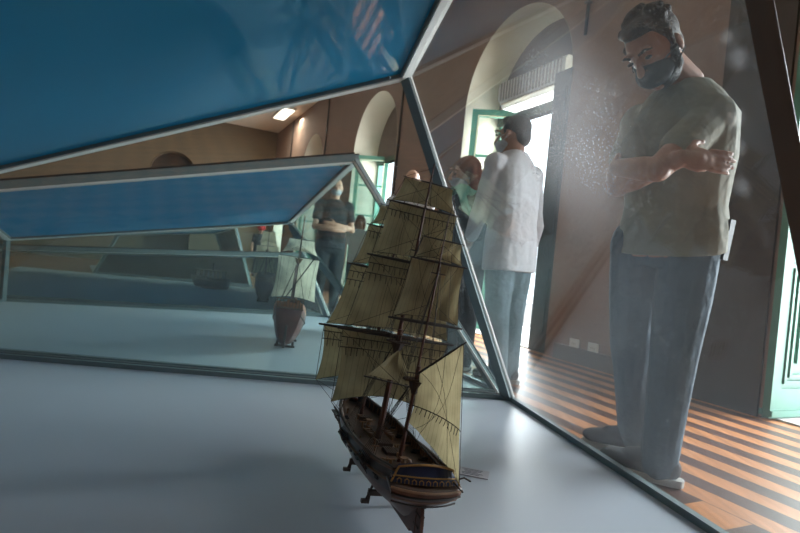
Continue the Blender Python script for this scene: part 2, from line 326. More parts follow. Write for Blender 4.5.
# dark sheet painting the shade on the pier beside the near doorway, and its skirting
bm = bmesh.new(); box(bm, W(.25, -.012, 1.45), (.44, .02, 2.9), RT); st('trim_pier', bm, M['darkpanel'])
bm = bmesh.new(); box(bm, W(1.17, -.012, .07), (1.38, .024, .14), RT); st('baseboard_right', bm, M['tymp'])

def door_leaf(w, h):
    # local: x along the leaf, y thickness, z up; returns list of (name, bmesh, material)
    out = []; bm = bmesh.new(); s = .09; t = .045; pz = 1.0
    for x in (s / 2, w - s / 2): box(bm, (x, 0, h / 2), (s, t, h))
    for z in (.09, pz, h - s / 2): box(bm, (w / 2, 0, z), (w - 2 * s, t, .18 if z < .1 else s))
    for z in (pz + (h - pz) / 3, pz + 2 * (h - pz) / 3): box(bm, (w / 2, 0, z), (w - 2 * s, t * .7, .035))
    out.append(('door_frame', bm, M['green']))
    bm = bmesh.new(); box(bm, (w / 2, 0, .56), (w - 2 * s, .02, .78))
    out.append(('lower_panel', bm, M['green']))
    bm = bmesh.new()
    for y in (-.02, .02):
        for k, (mx_, dz) in enumerate(((.02, 0), (.06, .012))):
            x0, x1, z0, z1 = s + mx_, w - s - mx_, .2 + mx_, .93 - mx_; th = .02
            yy = y * (1 + .25 * k)
            for c_, sz in (((x0, z0 + (z1 - z0) / 2), (th, z1 - z0)), ((x1, z0 + (z1 - z0) / 2), (th, z1 - z0)), ((w / 2, z0), (x1 - x0 + th, th)), ((w / 2, z1), (x1 - x0 + th, th))):
                box(bm, (c_[0], yy, c_[1]), (sz[0], .022, sz[1]))
        box(bm, (w / 2, y * .9, .565), (w - 2 * s - .26, .016, .46))
    out.append(('panel_moulding', bm, M['green']))
    bm = bmesh.new()
    for y in (-t / 2 - .001, t / 2 + .001):
        x0, x1, z0, z1 = s - .012, w - s + .012, pz + s / 2 - .01, h - s + .01
        for c_, sz in (((x0, (z0 + z1) / 2), (.012, z1 - z0)), ((x1, (z0 + z1) / 2), (.012, z1 - z0)), ((w / 2, z0), (x1 - x0, .012)), ((w / 2, z1), (x1 - x0, .012))):
            box(bm, (c_[0], y, c_[1]), (sz[0], .004, sz[1]))
    out.append(('pale_beading', bm, M['green_line']))
    bm = bmesh.new(); box(bm, (w / 2, 0, pz + (h - pz) / 2), (w - 2 * s, .006, h - pz - s)); out.append(('glass_pane', bm, M['glass_clean']))
    bm = bmesh.new(); tube(bm, [(w - .05, -.03, 1.05), (w - .05, -.06, 1.05), (w - .14, -.06, 1.05)], .009); out.append(('door_handle', bm, M['metal_dark']))
    bm = bmesh.new()
    for y in (-.03, .03): box(bm, (w / 2, y, .03), (w + .01, .02, .035))
    out.append(('kick_rail', bm, M['green']))
    return out
def place_leaf(i, p, ang, w=.9, h=2.68, kind=1):
    r = bpy.data.objects.new('door_%d' % i, None); C.objects.link(r); r.location = p; r.rotation_euler = (0, 0, ang); r['kind'] = 'structure'
    for n, b_, m in door_leaf(w, h): link_mesh(n, b_, m, r)
    return r
aN = math.atan2(WN.y, WN.x)
place_leaf(1, W(-.03, -.035, .014), aN - math.radians(1), .95)
place_leaf(2, W(3.80, .05, .01), aN - math.radians(34), .64, 2.74)
r = bpy.data.objects.new('door_3', None); C.objects.link(r); r.location = W(2.0, .02, .01); r.rotation_euler = (0, 0, math.atan2(WD.y, WD.x)); r['kind'] = 'structure'
bm = bmesh.new(); box(bm, (.12, 0, 1.37), (.24, .045, 2.74)); link_mesh('folded_shutter', bm, M['darkgreen'], r)
bm = bmesh.new()
for z in (.5, 1.4, 2.25): box(bm, (.12, .026, z), (.15, .012, .62))
link_mesh('shutter_moulding', bm, M['darkgreen'], r)
place_leaf(4, W(7.88, .05, .01), aN - math.radians(34), .64, 2.74)
place_leaf(5, W(11.83, .05, .01), aN - math.radians(34), .64, 2.74)

# conduits running down beside each arch, sockets, air conditioner, ceiling lamp
labs = ['black conduit on the wall above the air conditioner, nearest of the wall conduits', 'black conduit on the brown wall right of the second arch', 'black conduit on the brown wall between the second and third arches', 'farthest black conduit, near the room corner']
for k, (t, z0) in enumerate(((1.86, 3.0), (5.83, 1.2), (9.88, 1.2), (13.2, 1.2))):
    r = thing('wall_conduit', labs[k], 'conduit', W(t, -.02, z0), (0, 0, 0), 'black conduits beside the arches')
    bm = bmesh.new(); tube(bm, [(0, 0, 0), (0, 0, CH - z0 - .01)], .016, 8); link_mesh('pipe', bm, M['black'], r)
    for z in (.3, .9, 1.4):
        if z0 + z < CH - .1: bm = bmesh.new(); box(bm, (0, 0, z), (.05, .05, .02), RT); link_mesh('clip', bm, M['metal_dark'], r)
for k, t in enumerate((1.62, 1.40)):
    r = thing('wall_socket', 'white square wall socket near the floor, ' + ('the left one of two' if k == 0 else 'the right one of two'), 'socket', W(t, 0, .10 if k == 0 else .1), (0, 0, 0), 'wall sockets')
    r.location.z = .17
    bm = bmesh.new(); box(bm, -WN * .006, (.11, .012, .085), RT); link_mesh('face_plate', bm, M['white'], r)
    bm = bmesh.new()
    for s in (-1, 0, 1): box(bm, -WN * .013 + WD * s * .02, (.008, .003, .012), RT)
    link_mesh('socket_holes', bm, M['slot'], r)
def aircon():
    r = thing('air_conditioner', 'white split air conditioner with slatted grille hung in the nearest arch', 'air conditioner', W(2.80, .24, 2.68), (0, 0, math.atan2(WD.y, WD.x)))
    Lh = .56
    bm = bmesh.new(); prof = [(.14, 0), (.14, .30), (-.10, .30), (-.13, .26), (-.13, .10), (-.05, 0)]
    prism(bm, [(-Lh, -y, z) for y, z in prof][::-1], (2 * Lh, 0, 0)); bmesh.ops.recalc_face_normals(bm, faces=bm.faces); link_mesh('casing', bm, M['white'], r)
    # the room side is local +y or -y depending on the wall direction: grille on both visible sides of the casing front
    bm = bmesh.new()
    for k in range(20): box(bm, (-Lh + .06 + k * (2 * Lh - .12) / 19, .134, .17), (.018, .012, .21))
    link_mesh('grille', bm, M['slot'], r)
    bm = bmesh.new(); box(bm, (0, .10, .045), (2 * Lh - .1, .012, .06), Euler((.7, 0, 0)).to_matrix()); link_mesh('air_flap', bm, M['reveal'], r)
    for s in (-1, 1): bm = bmesh.new(); box(bm, (s * (Lh - .1), -.16, .24), (.08, .06, .06)); link_mesh('bracket', bm, M['metal_dark'], r)
aircon()
r = thing('ceiling_lamp', 'small rectangular lit lamp on the far ceiling', 'lamp', W(12.6, -.45, CH - .08), (0, 0, math.atan2(WD.y, WD.x)))
em = bpy.data.materials.new('lamp_glow'); em.use_nodes = True; em.node_tree.nodes['Principled BSDF'].inputs['Emission Color'].default_value = (1, .9, .75, 1); em.node_tree.nodes['Principled BSDF'].inputs['Emission Strength'].default_value = 4.
bm = bmesh.new(); box(bm, (0, 0, .05), (1.3, .36, .06)); link_mesh('housing', bm, M['white'], r)
bm = bmesh.new(); box(bm, (0, 0, .01), (1.2, .28, .02)); link_mesh('diffuser', bm, em, r)

# ------------------------------------------------------------------ display cases
def case(label, deck, top, posts, roof, panes, glass, w=.05, extra=None, deck_h=.04, near_w=None):
    """deck: base corners in order; top: top corners matching them; posts/panes: index pairs between neighbours"""
    deck = [V(p) for p in deck]; top = [V(p) for p in top]; n = len(deck); ctr = sum(deck, V()) / n
    r = thing('display_case', label, 'display case', (ctr.x, ctr.y, 0), (0, 0, 0), 'faceted glass display cases'); o = V((ctr.x, ctr.y, 0))
    D_ = [p - o for p in deck]; T_ = [p - o for p in top]
    bm = bmesh.new(); prism(bm, [V((p.x, p.y, 0)) for p in D_], (0, 0, deck_h)); bmesh.ops.recalc_face_normals(bm, faces=bm.faces); link_mesh('base_deck', bm, M['deck'], r)
    tn = (T_[1] - T_[0]).cross(T_[2] - T_[0]).normalized()
    if tn.z < 0: tn = -tn
    tc_ = sum(T_, V()) / n
    if roof:
        ins = [p + (tc_ - p).normalized() * .012 for p in T_]
        bm = bmesh.new(); prism(bm, ins, tn * .02); bmesh.ops.recalc_face_normals(bm, faces=bm.faces); link_mesh('blue_roof_panel', bm, M['blue' if glass == 'glass' else 'blue_thin'], r)
    for i, j in panes:
        pn = (D_[j] - D_[i]).cross(T_[i] - D_[i]).normalized()
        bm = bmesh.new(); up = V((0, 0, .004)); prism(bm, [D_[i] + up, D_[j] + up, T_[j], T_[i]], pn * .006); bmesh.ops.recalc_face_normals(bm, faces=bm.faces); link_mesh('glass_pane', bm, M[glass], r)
        bm = bmesh.new(); bar(bm, D_[i] + pn * .0 + V((0, 0, .012)), D_[j] + V((0, 0, .012)), .028, .024, V((0, 0, 1)))
        link_mesh('base_rail', bm, M['metal'], r)
        bm = bmesh.new(); sd = (D_[j] - D_[i]).normalized(); outw = sd.cross(V((0, 0, 1)))
        if outw.dot((D_[i] + D_[j]) / 2) < 0: outw = -outw
        bar(bm, D_[i] + outw * .024 + V((0, 0, -.012)), D_[j] + outw * .024 + V((0, 0, -.012)), .02, .05, V((0, 0, 1))); link_mesh('base_skirting', bm, M['metal_dark'], r)
    for i in range(n):
        j = (i + 1) % n
        if (i, j) in panes or roof:
            bm = bmesh.new(); bar(bm, T_[i] + tn * .008, T_[j] + tn * .008, w * 1.15, .046, tn); link_mesh('roof_rail', bm, M['metal'], r)
            bm = bmesh.new(); bar(bm, T_[i] - tn * .018, T_[j] - tn * .018, w * .9, .007, tn); link_mesh('rail_lip', bm, M['white'], r)
            bm = bmesh.new(); bar(bm, T_[i] + tn * .035, T_[j] + tn * .035, w * 1.35, .010, tn); link_mesh('roof_seal', bm, M['gasket'], r)
    for i in posts:
        nw = (near_w or {}).get(i, w); nb = (T_[(i + 1) % n] - T_[i]).normalized() + (T_[(i - 1) % n] - T_[i]).normalized()
        bm = bmesh.new(); bar(bm, D_[i] + V((0, 0, -.03)), T_[i], nw, nw * .55, nb); link_mesh('corner_post', bm, M['metal_dark'] if i in (near_w or {}) else M['metal'], r)
        for s in (-1, 1):
            d_ = (T_[i] - D_[i]).normalized(); nn = (nb - d_ * nb.dot(d_)).normalized(); sd = d_.cross(nn)
            bm = bmesh.new(); bar(bm, D_[i] + sd * s * nw * .56, T_[i] + sd * s * nw * .56, .006, nw * .25, nb); link_mesh('edge_bead', bm, (M['metal_dark'] if i in (near_w or {}) else M['white']) if s > 0 else M['metal'], r)
    # corner screws
    for i in posts:
        bm = bmesh.new(); ell(bm, T_[i] + (tc_ - T_[i]).normalized() * .1 - tn * .016, (.009, .009, .006), None, 10, 6); link_mesh('screw', bm, M['metal'], r)
    if extra:
        for a_, b_ in extra:
            bm = bmesh.new(); bar(bm, V(a_) - o, V(b_) - o, .12, .02, V((1, .4, .3))); link_mesh('diagonal_brace', bm, M['metal'], r)
    return r
case('large glass case in front with white deck holding the three-masted ship',
     [(1.062, 1.081, .04), (.671, 2.911, .04), (-2.45, 2.681, .04), (-2.45, .80, .04)],
     [(.262, .705, 1.70), (-.066, 2.5, 1.603), (-2.4, 2.52, .825), (-2.4, .6, .80)],
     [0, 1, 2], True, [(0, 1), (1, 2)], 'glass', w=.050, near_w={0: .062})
case('second glass case, directly behind the front case, holding the red-hulled ship',
     [(.645, 3.03, .04), (-.756, 6.046, .04), (-3.489, 4.745, .04), (-3.9, 2.72, .04)][:2] + [(-3.489, 4.745, .04), (-2.7, 2.775, .04)],
     [(-.343, 3.3, 1.332), (-1.165, 5.45, 1.035), (-3.18, 4.31, .613), (-2.45, 2.86, .865)],
     [0, 1, 2, 3], True, [(0, 1), (1, 2), (2, 3), (3, 0)], 'glass_far', w=.05, extra=[((-1.15, 5.40, 1.0), (-.135, 4.80, .05))])
case('third glass case beyond the red-hulled ship, holding the grey-sailed ship',
     [(-.83, 6.20, .04), (-2.30, 9.40, .04), (-6.4, 9.0, .04), (-4.3, 4.70, .04)],
     [(-1.15, 6.35, .70), (-2.35, 8.9, .60), (-5.9, 8.4, .34), (-4.1, 5.05, .47)],
     [0, 1, 3], True, [(0, 1), (3, 0)], 'glass_far', w=.05)
case('farthest glass case near the far wall, small in the distance',
     [(-2.75, 10.0, .04), (-3.9, 12.4, .04), (-6.6, 11.4, .04), (-5.3, 9.3, .04)],
     [(-3.2, 10.2, 1.10), (-4.2, 12.0, 1.0), (-6.1, 11.0, .72), (-5.1, 9.6, .75)],
     [0, 1, 3], True, [(0, 1), (3, 0)], 'glass_far', w=.06)

# ------------------------------------------------------------------ ships
def interp(xs, ys, x):
    if x <= xs[0]: return ys[0]
    for a, b, p, q in zip(xs, xs[1:], ys, ys[1:]):
        if x <= b: u = (x - a) / (b - a); u = u * u * (3 - 2 * u) * .5 + u * .5; return p + (q - p) * u
    return ys[-1]
class Hull:
    def __init__(s, L, B, H, bt, sheer, e, stern_low=.0, keel=(0, 0)):
        s.L, s.B, s.H, s.bt, s.sh, s.e, s.lo = L, B, H, bt, sheer, e, stern_low
    def b(s, t): return s.B * interp(*s.bt, t)
    def rail(s, t): return s.H * interp(*s.sh, t)
    def kz(s, t): return (s.H * .55 * ((t - .88) / .12) ** 2) if t > .88 else (s.H * .36 * ((.10 - t) / .10) ** 1.5 * s.lo if t < .10 else 0)
    def pt(s, t, h, side, k=1.):
        z0 = s.kz(t); z1 = s.rail(t); z = z0 + (z1 - z0) * h
        w = s.b(t) * max(0, h) ** interp(*s.e, t)
        if h > .8: w *= 1 - .35 * (h - .8)
        return V((side * max(w * k, .0025), s.L * t + (.10 * s.L * (h - .3) * max(0, (t - .85) / .15)), z))
def build_hull(H_, m, r, wall=.006):
    bm = bmesh.new(); uv = bm.loops.layers.uv.new(); nt, nh = 36, 16; info = {}
    def ring(t, k=1., inner=False):
        vs = []
        hs = [j / nh for j in range(nh + 1)]
        for side, seq in ((-1, hs[::-1]), (1, hs)):
            for h in seq:
                if side == 1 and h == 0: continue
                p = H_.pt(t, h, side)
                if inner: p.x -= side * wall; 
                v = bm.verts.new(p); info[v] = (t, h); vs.append(v)
        return vs
    R = [ring(i / nt) for i in range(nt + 1)]
    for a, b in zip(R, R[1:]):
        for k in range(len(a) - 1): bm.faces.new((a[k], a[k + 1], b[k + 1], b[k]))
    bm.faces.new(R[0]); bm.faces.new(R[-1][::-1])
    # inner bulwark face and rail cap
    for side, idx in ((-1, 0), (1, -1)):
        ins = []
        for i in range(nt + 1):
            t = i / nt; p = H_.pt(t, 1, side); q = V((side * max(.001, abs(p.x) - wall), p.y, p.z)); lo = V((q.x, q.y, q.z - H_.H * .22))
            a_, b_ = bm.verts.new(q), bm.verts.new(lo); info[a_] = (t, .95); info[b_] = (t, .8); ins.append((a_, b_))
        for i in range(nt):
            bm.faces.new((R[i][idx], R[i + 1][idx], ins[i + 1][0], ins[i][0])); bm.faces.new((ins[i][0], ins[i + 1][0], ins[i + 1][1], ins[i][1]))
    for f in bm.faces:
        for lp in f.loops: lp[uv].uv = info[lp.vert]
    bmesh.ops.recalc_face_normals(bm, faces=bm.faces)
    return link_mesh('hull', bm, m, r, True)
def sail(r, m, name, tl, tr, br, bl, bil, n=14, foot=.0, mn=10, uvs=True):
    tl, tr, br, bl = map(V, (tl, tr, br, bl)); bil = V(bil); bm = bmesh.new(); uv = bm.loops.layers.uv.new(); G = []; ii = {}
    for j in range(mn + 1):
        v = j / mn; row = []
        for i in range(n + 1):
            u = i / n; p = (tl.lerp(tr, u)).lerp(bl.lerp(br, u), v)
            p = p + bil * (math.sin(PI * u) ** .7) * math.sin(PI * min(1, v * .92 + .0))
            p.z += foot * math.sin(PI * u) * v ** 3
            pull = .06 * math.sin(PI * v)
            p = p.lerp((tl.lerp(bl, v) + tr.lerp(br, v)) / 2, pull * (abs(u - .5) * 2) ** 3)
            p += bil.normalized() * .002 * math.sin(u * 19 + v * 5)
            vv = bm.verts.new(p); ii[vv] = (u, 1 - v); row.append(vv)
        G.append(row)
    for a, b in zip(G, G[1:]):
        for k in range(n): bm.faces.new((a[k], a[k + 1], b[k + 1], b[k]))
    for f in bm.faces:
        for lp in f.loops: lp[uv].uv = ii[lp.vert]
    o = link_mesh(name, bm, m, r, True); o['grid'] = 0; del o['grid']
    return o, G
def sailpt(tl, tr, br, bl, bil, foot, u, v):
    tl, tr, br, bl, bil = map(V, (tl, tr, br, bl, bil)); p = (tl.lerp(tr, u)).lerp(bl.lerp(br, u), v) + bil * (math.sin(PI * u) ** .7) * math.sin(PI * v * .92)
    p.z += foot * math.sin(PI * u) * v ** 3; return p
def reef(bm, args, v, n=13, ln=.03, side=-1):
    pts = [sailpt(*args, u, v) for u in (k / 24 for k in range(25))]
    bil = V(args[4]); off = -bil.normalized() * .004
    tube(bm, [p + off for p in pts], .0013, 4)
    for k in range(1, n + 1):
        p = sailpt(*args, k / (n + 1), v) + off; q = p + V((random.uniform(-.003, .003), 0, -ln * random.uniform(.8, 1.1))) + off; tube(bm, [p, q], .0011, 4)
def line(bm, a, b, r=.0008, sag=0.):
    a, b = V(a), V(b)
    if sag: tube(bm, [a.lerp(b, k / 6) - V((0, 0, sag * math.sin(PI * k / 6))) for k in range(7)], r, 4)
    else: tube(bm, [a, b], r, 4)

def full_rigger():
    L, B, Hh = .70, .108, .125
    hl = Hull(L, B, Hh, ([0, .12, .35, .65, .82, .93, 1], [.80, .92, 1., .97, .80, .50, .03]), ([0, .2, .5, .8, 1], [1.13, 1.0, .92, 1.0, 1.14]),
              ([0, .08, .25, .5, .8, 1], [1.25, .75, .42, .32, .45, .9]), 1.0)
    r = thing('model_ship', 'large three-masted model ship with tan sails seen from astern on the front deck', 'model ship', (.095, 1.255, .097), (0, math.radians(5.5), math.radians(18.9)))
    build_hull(hl, M['hull'], r)
    dz = Hh * .80
    # deck
    bm = bmesh.new(); ls, rs = [], []
    for i in range(31):
        t = .015 + .95 * i / 30; p = hl.pt(t, .86, 1); ls.append(bm.verts.new((-p.x + .003, p.y, hl.rail(t) * .80))); rs.append(bm.verts.new((p.x - .003, p.y, hl.rail(t) * .80)))
    for i in range(30): bm.faces.new((ls[i], rs[i], rs[i + 1], ls[i + 1]))
    link_mesh('deck', bm, M['deckwood'], r)
    # gunwale rail and bulwark ribs
    for side in (-1, 1):
        bm = bmesh.new(); tube(bm, [hl.pt(i / 40, 1, side) + V((-side * .003, 0, .002)) for i in range(41)], .0045, 6, ex=1.3, ey=.6); link_mesh('gunwale', bm, M['shipbits'], r)
        bm = bmesh.new(); tube(bm, [hl.pt(i / 40, .72, side) + V((side * .002, 0, 0)) for i in range(41)], .0035, 6); link_mesh('wale', bm, M['tanwood'], r)
        bm = bmesh.new()
        for i in range(3, 37):
            t = i / 40; p = hl.pt(t, 1, side); box(bm, p + V((-side * .009, 0, -.011)), (.004, .004, .024))
        link_mesh('bulwark_ribs', bm, M['tanwood'], r)
        # channels (shroud platforms) outboard
        for t in (.24, .53, .82):
            bm = bmesh.new(); p = hl.pt(t, .80, side); box(bm, p + V((side * .008, 0, 0)), (.018, .07, .004)); 
            for k in range(6): tube(bm, [p + V((side * .014, (k - 2.5) * .012, .0)), p + V((0, (k - 2.5) * .012, -.025))], .001, 4)
            link_mesh('channel', bm, M['shipbits'], r)
        # gun ports
        for k in range(7):
            t = .16 + k * .098; bm = bmesh.new(); p = hl.pt(t, .62, side); q = hl.pt(t + .01, .62, side); ang = math.atan2(q.x - p.x, q.y - p.y)
            box(bm, p + V((side * .001, 0, 0)), (.006, .014, .011), Euler((0, 0, -ang)).to_matrix()); box(bm, p + V((side * .006, 0, .008)), (.011, .015, .002), Euler((0, side * .3, -ang)).to_matrix()); link_mesh('gun_port', bm, M['black'], r)
    # stern: overhanging counter, gallery band, taffrail
    def arc(w, y, z, n=14, dz_=.012, bulge=.014): return [V((w * (2 * k / n - 1), y - bulge * (1 - (2 * k / n - 1) ** 2), z + dz_ * (1 - (2 * k / n - 1) ** 2))) for k in range(n + 1)]
    bm = bmesh.new(); uv = bm.loops.layers.uv.new(); rows = []; inf = {}
    prof = [(-.001, .070, .060), (-.012, .076, .072), (-.022, .088, .083), (-.028, .100, .088), (-.029, .112, .090), (-.024, .118, .091), (.012, .121, .089), (.03, .112, .085), (.02, .066, .062)]
    for q, (y, z, w) in enumerate(prof): 
        rw = [bm.verts.new(p) for p in arc(w, y, z, dz_=-.006)]
        for k, v_ in enumerate(rw): inf[v_] = (k / 14, q / 5.)
        rows.append(rw)
    for a, b_ in zip(rows, rows[1:] + rows[:1]):
        for k in range(14): bm.faces.new((a[k], a[k + 1], b_[k + 1], b_[k]))
    for e_ in (0, 14): bm.faces.new([rw[e_] for rw in rows])
    for f in bm.faces:
        for lp in f.loops: lp[uv].uv = inf[lp.vert]
    bmesh.ops.recalc_face_normals(bm, faces=bm.faces); link_mesh('counter', bm, M['counter'], r, True)
    for z, rad, m_ in ((.112, .0032, 'tanwood'), (.098, .0022, 'spar'), (.088, .003, 'tanwood'), (.078, .002, 'spar')):
        w = .0905 if z > .1 else (.088 if z > .09 else .082); bm = bmesh.new(); tube(bm, arc(w, -.029 if z > .09 else -.020, z, dz_=-.006), rad, 6); link_mesh('counter_moulding', bm, M[m_], r)
    bm = bmesh.new(); rows = []
    for y, z, w in ((-.012, .118, .088), (.002, .150, .068), (.010, .150, .068), (.0, .118, .088)): rows.append([bm.verts.new(p) for p in arc(w, y, z, dz_=.0 if z < .13 else .012)])
    for a, b_ in zip(rows, rows[1:] + rows[:1]):
        for k in range(14): bm.faces.new((a[k], a[k + 1], b_[k + 1], b_[k]))
    for e_ in (0, 14): bm.faces.new([rw[e_] for rw in rows])
    bmesh.ops.recalc_face_normals(bm, faces=bm.faces); link_mesh('transom', bm, M['shipblue'], r)
    bm = bmesh.new(); tube(bm, [V((-.088, -.016, .119))] + [p + V((0, -.003, 0)) for p in arc(.070, .0, .150, dz_=.012)] + [V((.088, -.016, .119))], .0028, 6); link_mesh('taffrail', bm, M['yellow'], r)
    bm = bmesh.new(); tube(bm, [p + V((0, -.003, 0)) for p in arc(.083, -.006, .132, dz_=.002)], .0018, 6); link_mesh('gallery_rail', bm, M['yellow'], r)
    for k in range(9):
        x = (k - 4) * .0175; y = -.017 - .014 * (1 - (x / .085) ** 2); bm = bmesh.new()
        tube(bm, [(x - .005, y, .119), (x - .005, y + .002, .127), (x, y + .003, .130), (x + .005, y + .002, .127), (x + .005, y, .119)], .0014, 5); link_mesh('stern_window', bm, M['yellow'], r)
    # sternpost, rudder, keel
    bm = bmesh.new(); prism(bm, [(-.0055, .0, .075), (-.0055, .03, .045), (-.0055, .06, .004), (-.0055, .02, -.002), (-.0055, -.012, -.002)], (.011, 0, 0)); bmesh.ops.recalc_face_normals(bm, faces=bm.faces); link_mesh('deadwood', bm, M['mast'], r)
    bm = bmesh.new(); prism(bm, [(-.0045, -.012, -.002), (-.0045, -.04, .0), (-.0045, -.036, .03), (-.0045, -.016, .085), (-.0045, -.002, .085)], (.009, 0, 0)); bmesh.ops.recalc_face_normals(bm, faces=bm.faces)
    rd = link_mesh('rudder', bm, M['mast'], r)
    bm = bmesh.new()
    for z in (.02, .045, .068): box(bm, (0, -.014, z), (.013, .03, .004))
    link_mesh('pintle', bm, M['shipbits'], rd)
    bm = bmesh.new(); box(bm, (0, .33, -.004), (.010, .62, .012)); link_mesh('keel', bm, M['mast'], r)
    # deck gear
    def part(n, fn, m_): bm = bmesh.new(); fn(bm); link_mesh(n, bm, M[m_], r)
    DZ = lambda t: hl.rail(t) * .80
    for (y, sx, sy, h, n_) in ((.08, .06, .04, .014, 'deckhouse'), (.24, .04, .05, .008, 'hatch'), (.31, .045, .035, .010, 'hatch'), (.43, .04, .06, .009, 'hatch'), (.53, .04, .03, .012, 'hatch')):
        z = DZ(y / L)
        bm = bmesh.new(); box(bm, (0, y, z + h / 2), (sx, sy, h))
        for k in range(6): box(bm, (-sx / 2 + sx * (k + .5) / 6, y, z + h), (.003, sy, .003))
        for k in range(5): box(bm, (0, y - sy / 2 + sy * (k + .5) / 5, z + h), (sx, .003, .003))
        link_mesh(n_, bm, M['shipbits'], r)
    for k, (x, y) in enumerate(((-.032, .37), (.032, .37))):
        bm = bmesh.new(); z = DZ(.5) + .012; n = 10; rows = []
        for i in range(n + 1):
            t = i / n; w = .013 * math.sin(PI * min(.97, max(.03, t))) ** .5; rows.append([bm.verts.new((x + w * math.cos(a), y + .09 * (t - .5), z + .012 - .014 * abs(math.sin(a)))) for a in [PI * j / 6 for j in range(7)]])
        for a, b_ in zip(rows, rows[1:]):
            for j in range(6): bm.faces.new((a[j], a[j + 1], b_[j + 1], b_[j]))
        for t in (.3, .5, .7): box(bm, (x, y + .09 * (t - .5), z + .009), (.024, .005, .002))
        link_mesh('ship_boat', bm, M['tanwood'], r, True)
    for side in (-1, 1):
        for k in range(7):
            t = .18 + k * .095; p = hl.pt(t, .95, side); bm = bmesh.new(); z = DZ(t) + .007; x = p.x - side * .028
            tube(bm, [(x, p.y, z), (x + side * .022, p.y, z + .001)], [.0042, .0028], 8); box(bm, (x + side * .004, p.y, z - .004), (.016, .009, .005)); link_mesh('cannon', bm, M['black'], r)
    for y in (.14, .475):
        bm = bmesh.new(); z = DZ(y / L); tube(bm, [(0, y, z), (0, y, z + .014), (0, y, z + .016), (0, y, z + .021)], [.008, .006, .011, .011], 10)
        for k in range(6): tube(bm, [(0, y, z + .0185), (.020 * math.cos(k), y + .020 * math.sin(k), z + .0185)], .001, 4)
        link_mesh('capstan', bm, M['tanwood'], r)
    # steering wheel
    bm = bmesh.new(); z = DZ(.15) + .014; cy = .115
    tube(bm, [(.011 * math.cos(a), cy, z + .011 * math.sin(a)) for a in [2 * PI * k / 16 for k in range(17)]], .0013, 4)
    for k in range(4): a = PI * k / 4; tube(bm, [(.015 * math.cos(a), cy, z + .015 * math.sin(a)), (-.015 * math.cos(a), cy, z - .015 * math.sin(a))], .0009, 4)
    link_mesh('ship_wheel', bm, M['tanwood'], r)
    bm = bmesh.new()
    for k in range(26):
        t = random.uniform(.12, .85); x = random.uniform(-.6, .6) * hl.b(t); z = DZ(t); h = random.uniform(.006, .018)
        tube(bm, [(x, t * L, z), (x, t * L, z + h)], random.uniform(.002, .005), 6)
        if k % 3 == 0: box(bm, (x, t * L, z + h), (.022, .003, .003))
    tag(link_mesh('deck_fittings', bm, M['tanwood'], r), kind='stuff')
    # bowsprit
    bp0 = V((0, .66, .13)); bp1 = V((0, .93, .235)); bm = bmesh.new(); tube(bm, [bp0, bp0.lerp(bp1, .5), bp1], [.007, .006, .003], 8); link_mesh('bowsprit', bm, M['mast'], r)
    # masts: base y, top z, [(yard z, half width, sail foot z, foot half width)], rake
    rk = -.055
    masts = [('mizzen', .17, .765, .006, [(.700, .060, .650, .072), (.640, .080, .490, .098), (.475, .102, None, 0)]),
             ('main', .365, .935, .010, [(.878, .082, .812, .106), (.800, .114, .650, .134), (.633, .138, .425, .170), (.405, .178, .185, .165)]),
             ('fore', .575, .87, .007, [(.812, .080, .752, .098), (.738, .106, .612, .134), (.598, .140, .398, .180), (.385, .190, .200, .178)])]
    P = lambda y, z, x=0: V((x, y + rk * (z - .1), z))
    rg = bmesh.new(); sh = bmesh.new()
    for nm, y0, top, rad, yards in masts:
        lo = .10; cap = .36 if nm == 'mizzen' else .43; tc2 = .64 if nm == 'mizzen' else .70
        bm = bmesh.new(); tube(bm, [P(y0, .06), P(y0, cap)], [rad, rad * .85], 8); ms = link_mesh('mast', bm, M['mast'], r)
        bm = bmesh.new(); f_ = .008; tube(bm, [P(y0 + f_, cap - .035), P(y0 + f_, tc2)], [rad * .65, rad * .5], 8); tube(bm, [P(y0 + f_ * 1.6, tc2 - .03), P(y0 + f_ * 1.6, top)], [rad * .45, rad * .25], 8); link_mesh('topmast', bm, M['mast'], ms)
        bm = bmesh.new(); z = cap - .04; q = P(y0, z)
        vs = [(-.036, -.014), (.036, -.014), (.036, .008), (.022, .026), (-.022, .026), (-.036, .008)]
        prism(bm, [q + V((a, b_, 0)) for a, b_ in vs], (0, 0, .005))
        for k in range(-4, 5): tube(bm, [q + V((k * .008, -.013, 0)), q + V((k * .008, -.013, .022))], .001, 4)
        tube(bm, [q + V((-.036, -.013, .022)), q + V((.036, -.013, .022))], .0015, 4)
        tube(bm, [q + V((0, 0, -.035)), q + V((0, 0, 0))], [.007, .022], 8)
        link_mesh('mast_top', bm, M['shipbits'], ms)
        bm = bmesh.new(); box(bm, P(y0, tc2 - .03), (.038, .004, .003)); box(bm, P(y0 + .012, tc2 - .03), (.034, .004, .003)); box(bm, P(y0 + .006, tc2 - .03), (.006, .022, .003)); link_mesh('crosstree', bm, M['spar'], ms)
        for i, (z, hw, fz, fw) in enumerate(yards):
            yy = y0 + .016; c_ = P(yy, z); tilt = .0
            bm = bmesh.new(); rr = .0022 + .0014 * i; pts = [c_ + V((s * hw, 0, s * tilt)) for s in (-1.06, -.5, 0, .5, 1.06)]
            tube(bm, pts, [rr * .5, rr * .9, rr, rr * .9, rr * .5], 8); tube(bm, [c_ + V((0, -.014, 0)), c_], rr * .8, 6); link_mesh('yard', bm, M['spar'], r)
            # lifts and braces
            up = P(y0, min(top, z + hw * .55))
            for s in (-1, 1): line(rg, c_ + V((s * hw, 0, 0)), up, .0006)
            aft = P(y0 - .17, z - .12) if nm != 'mizzen' else V((0, .36, z - .1))
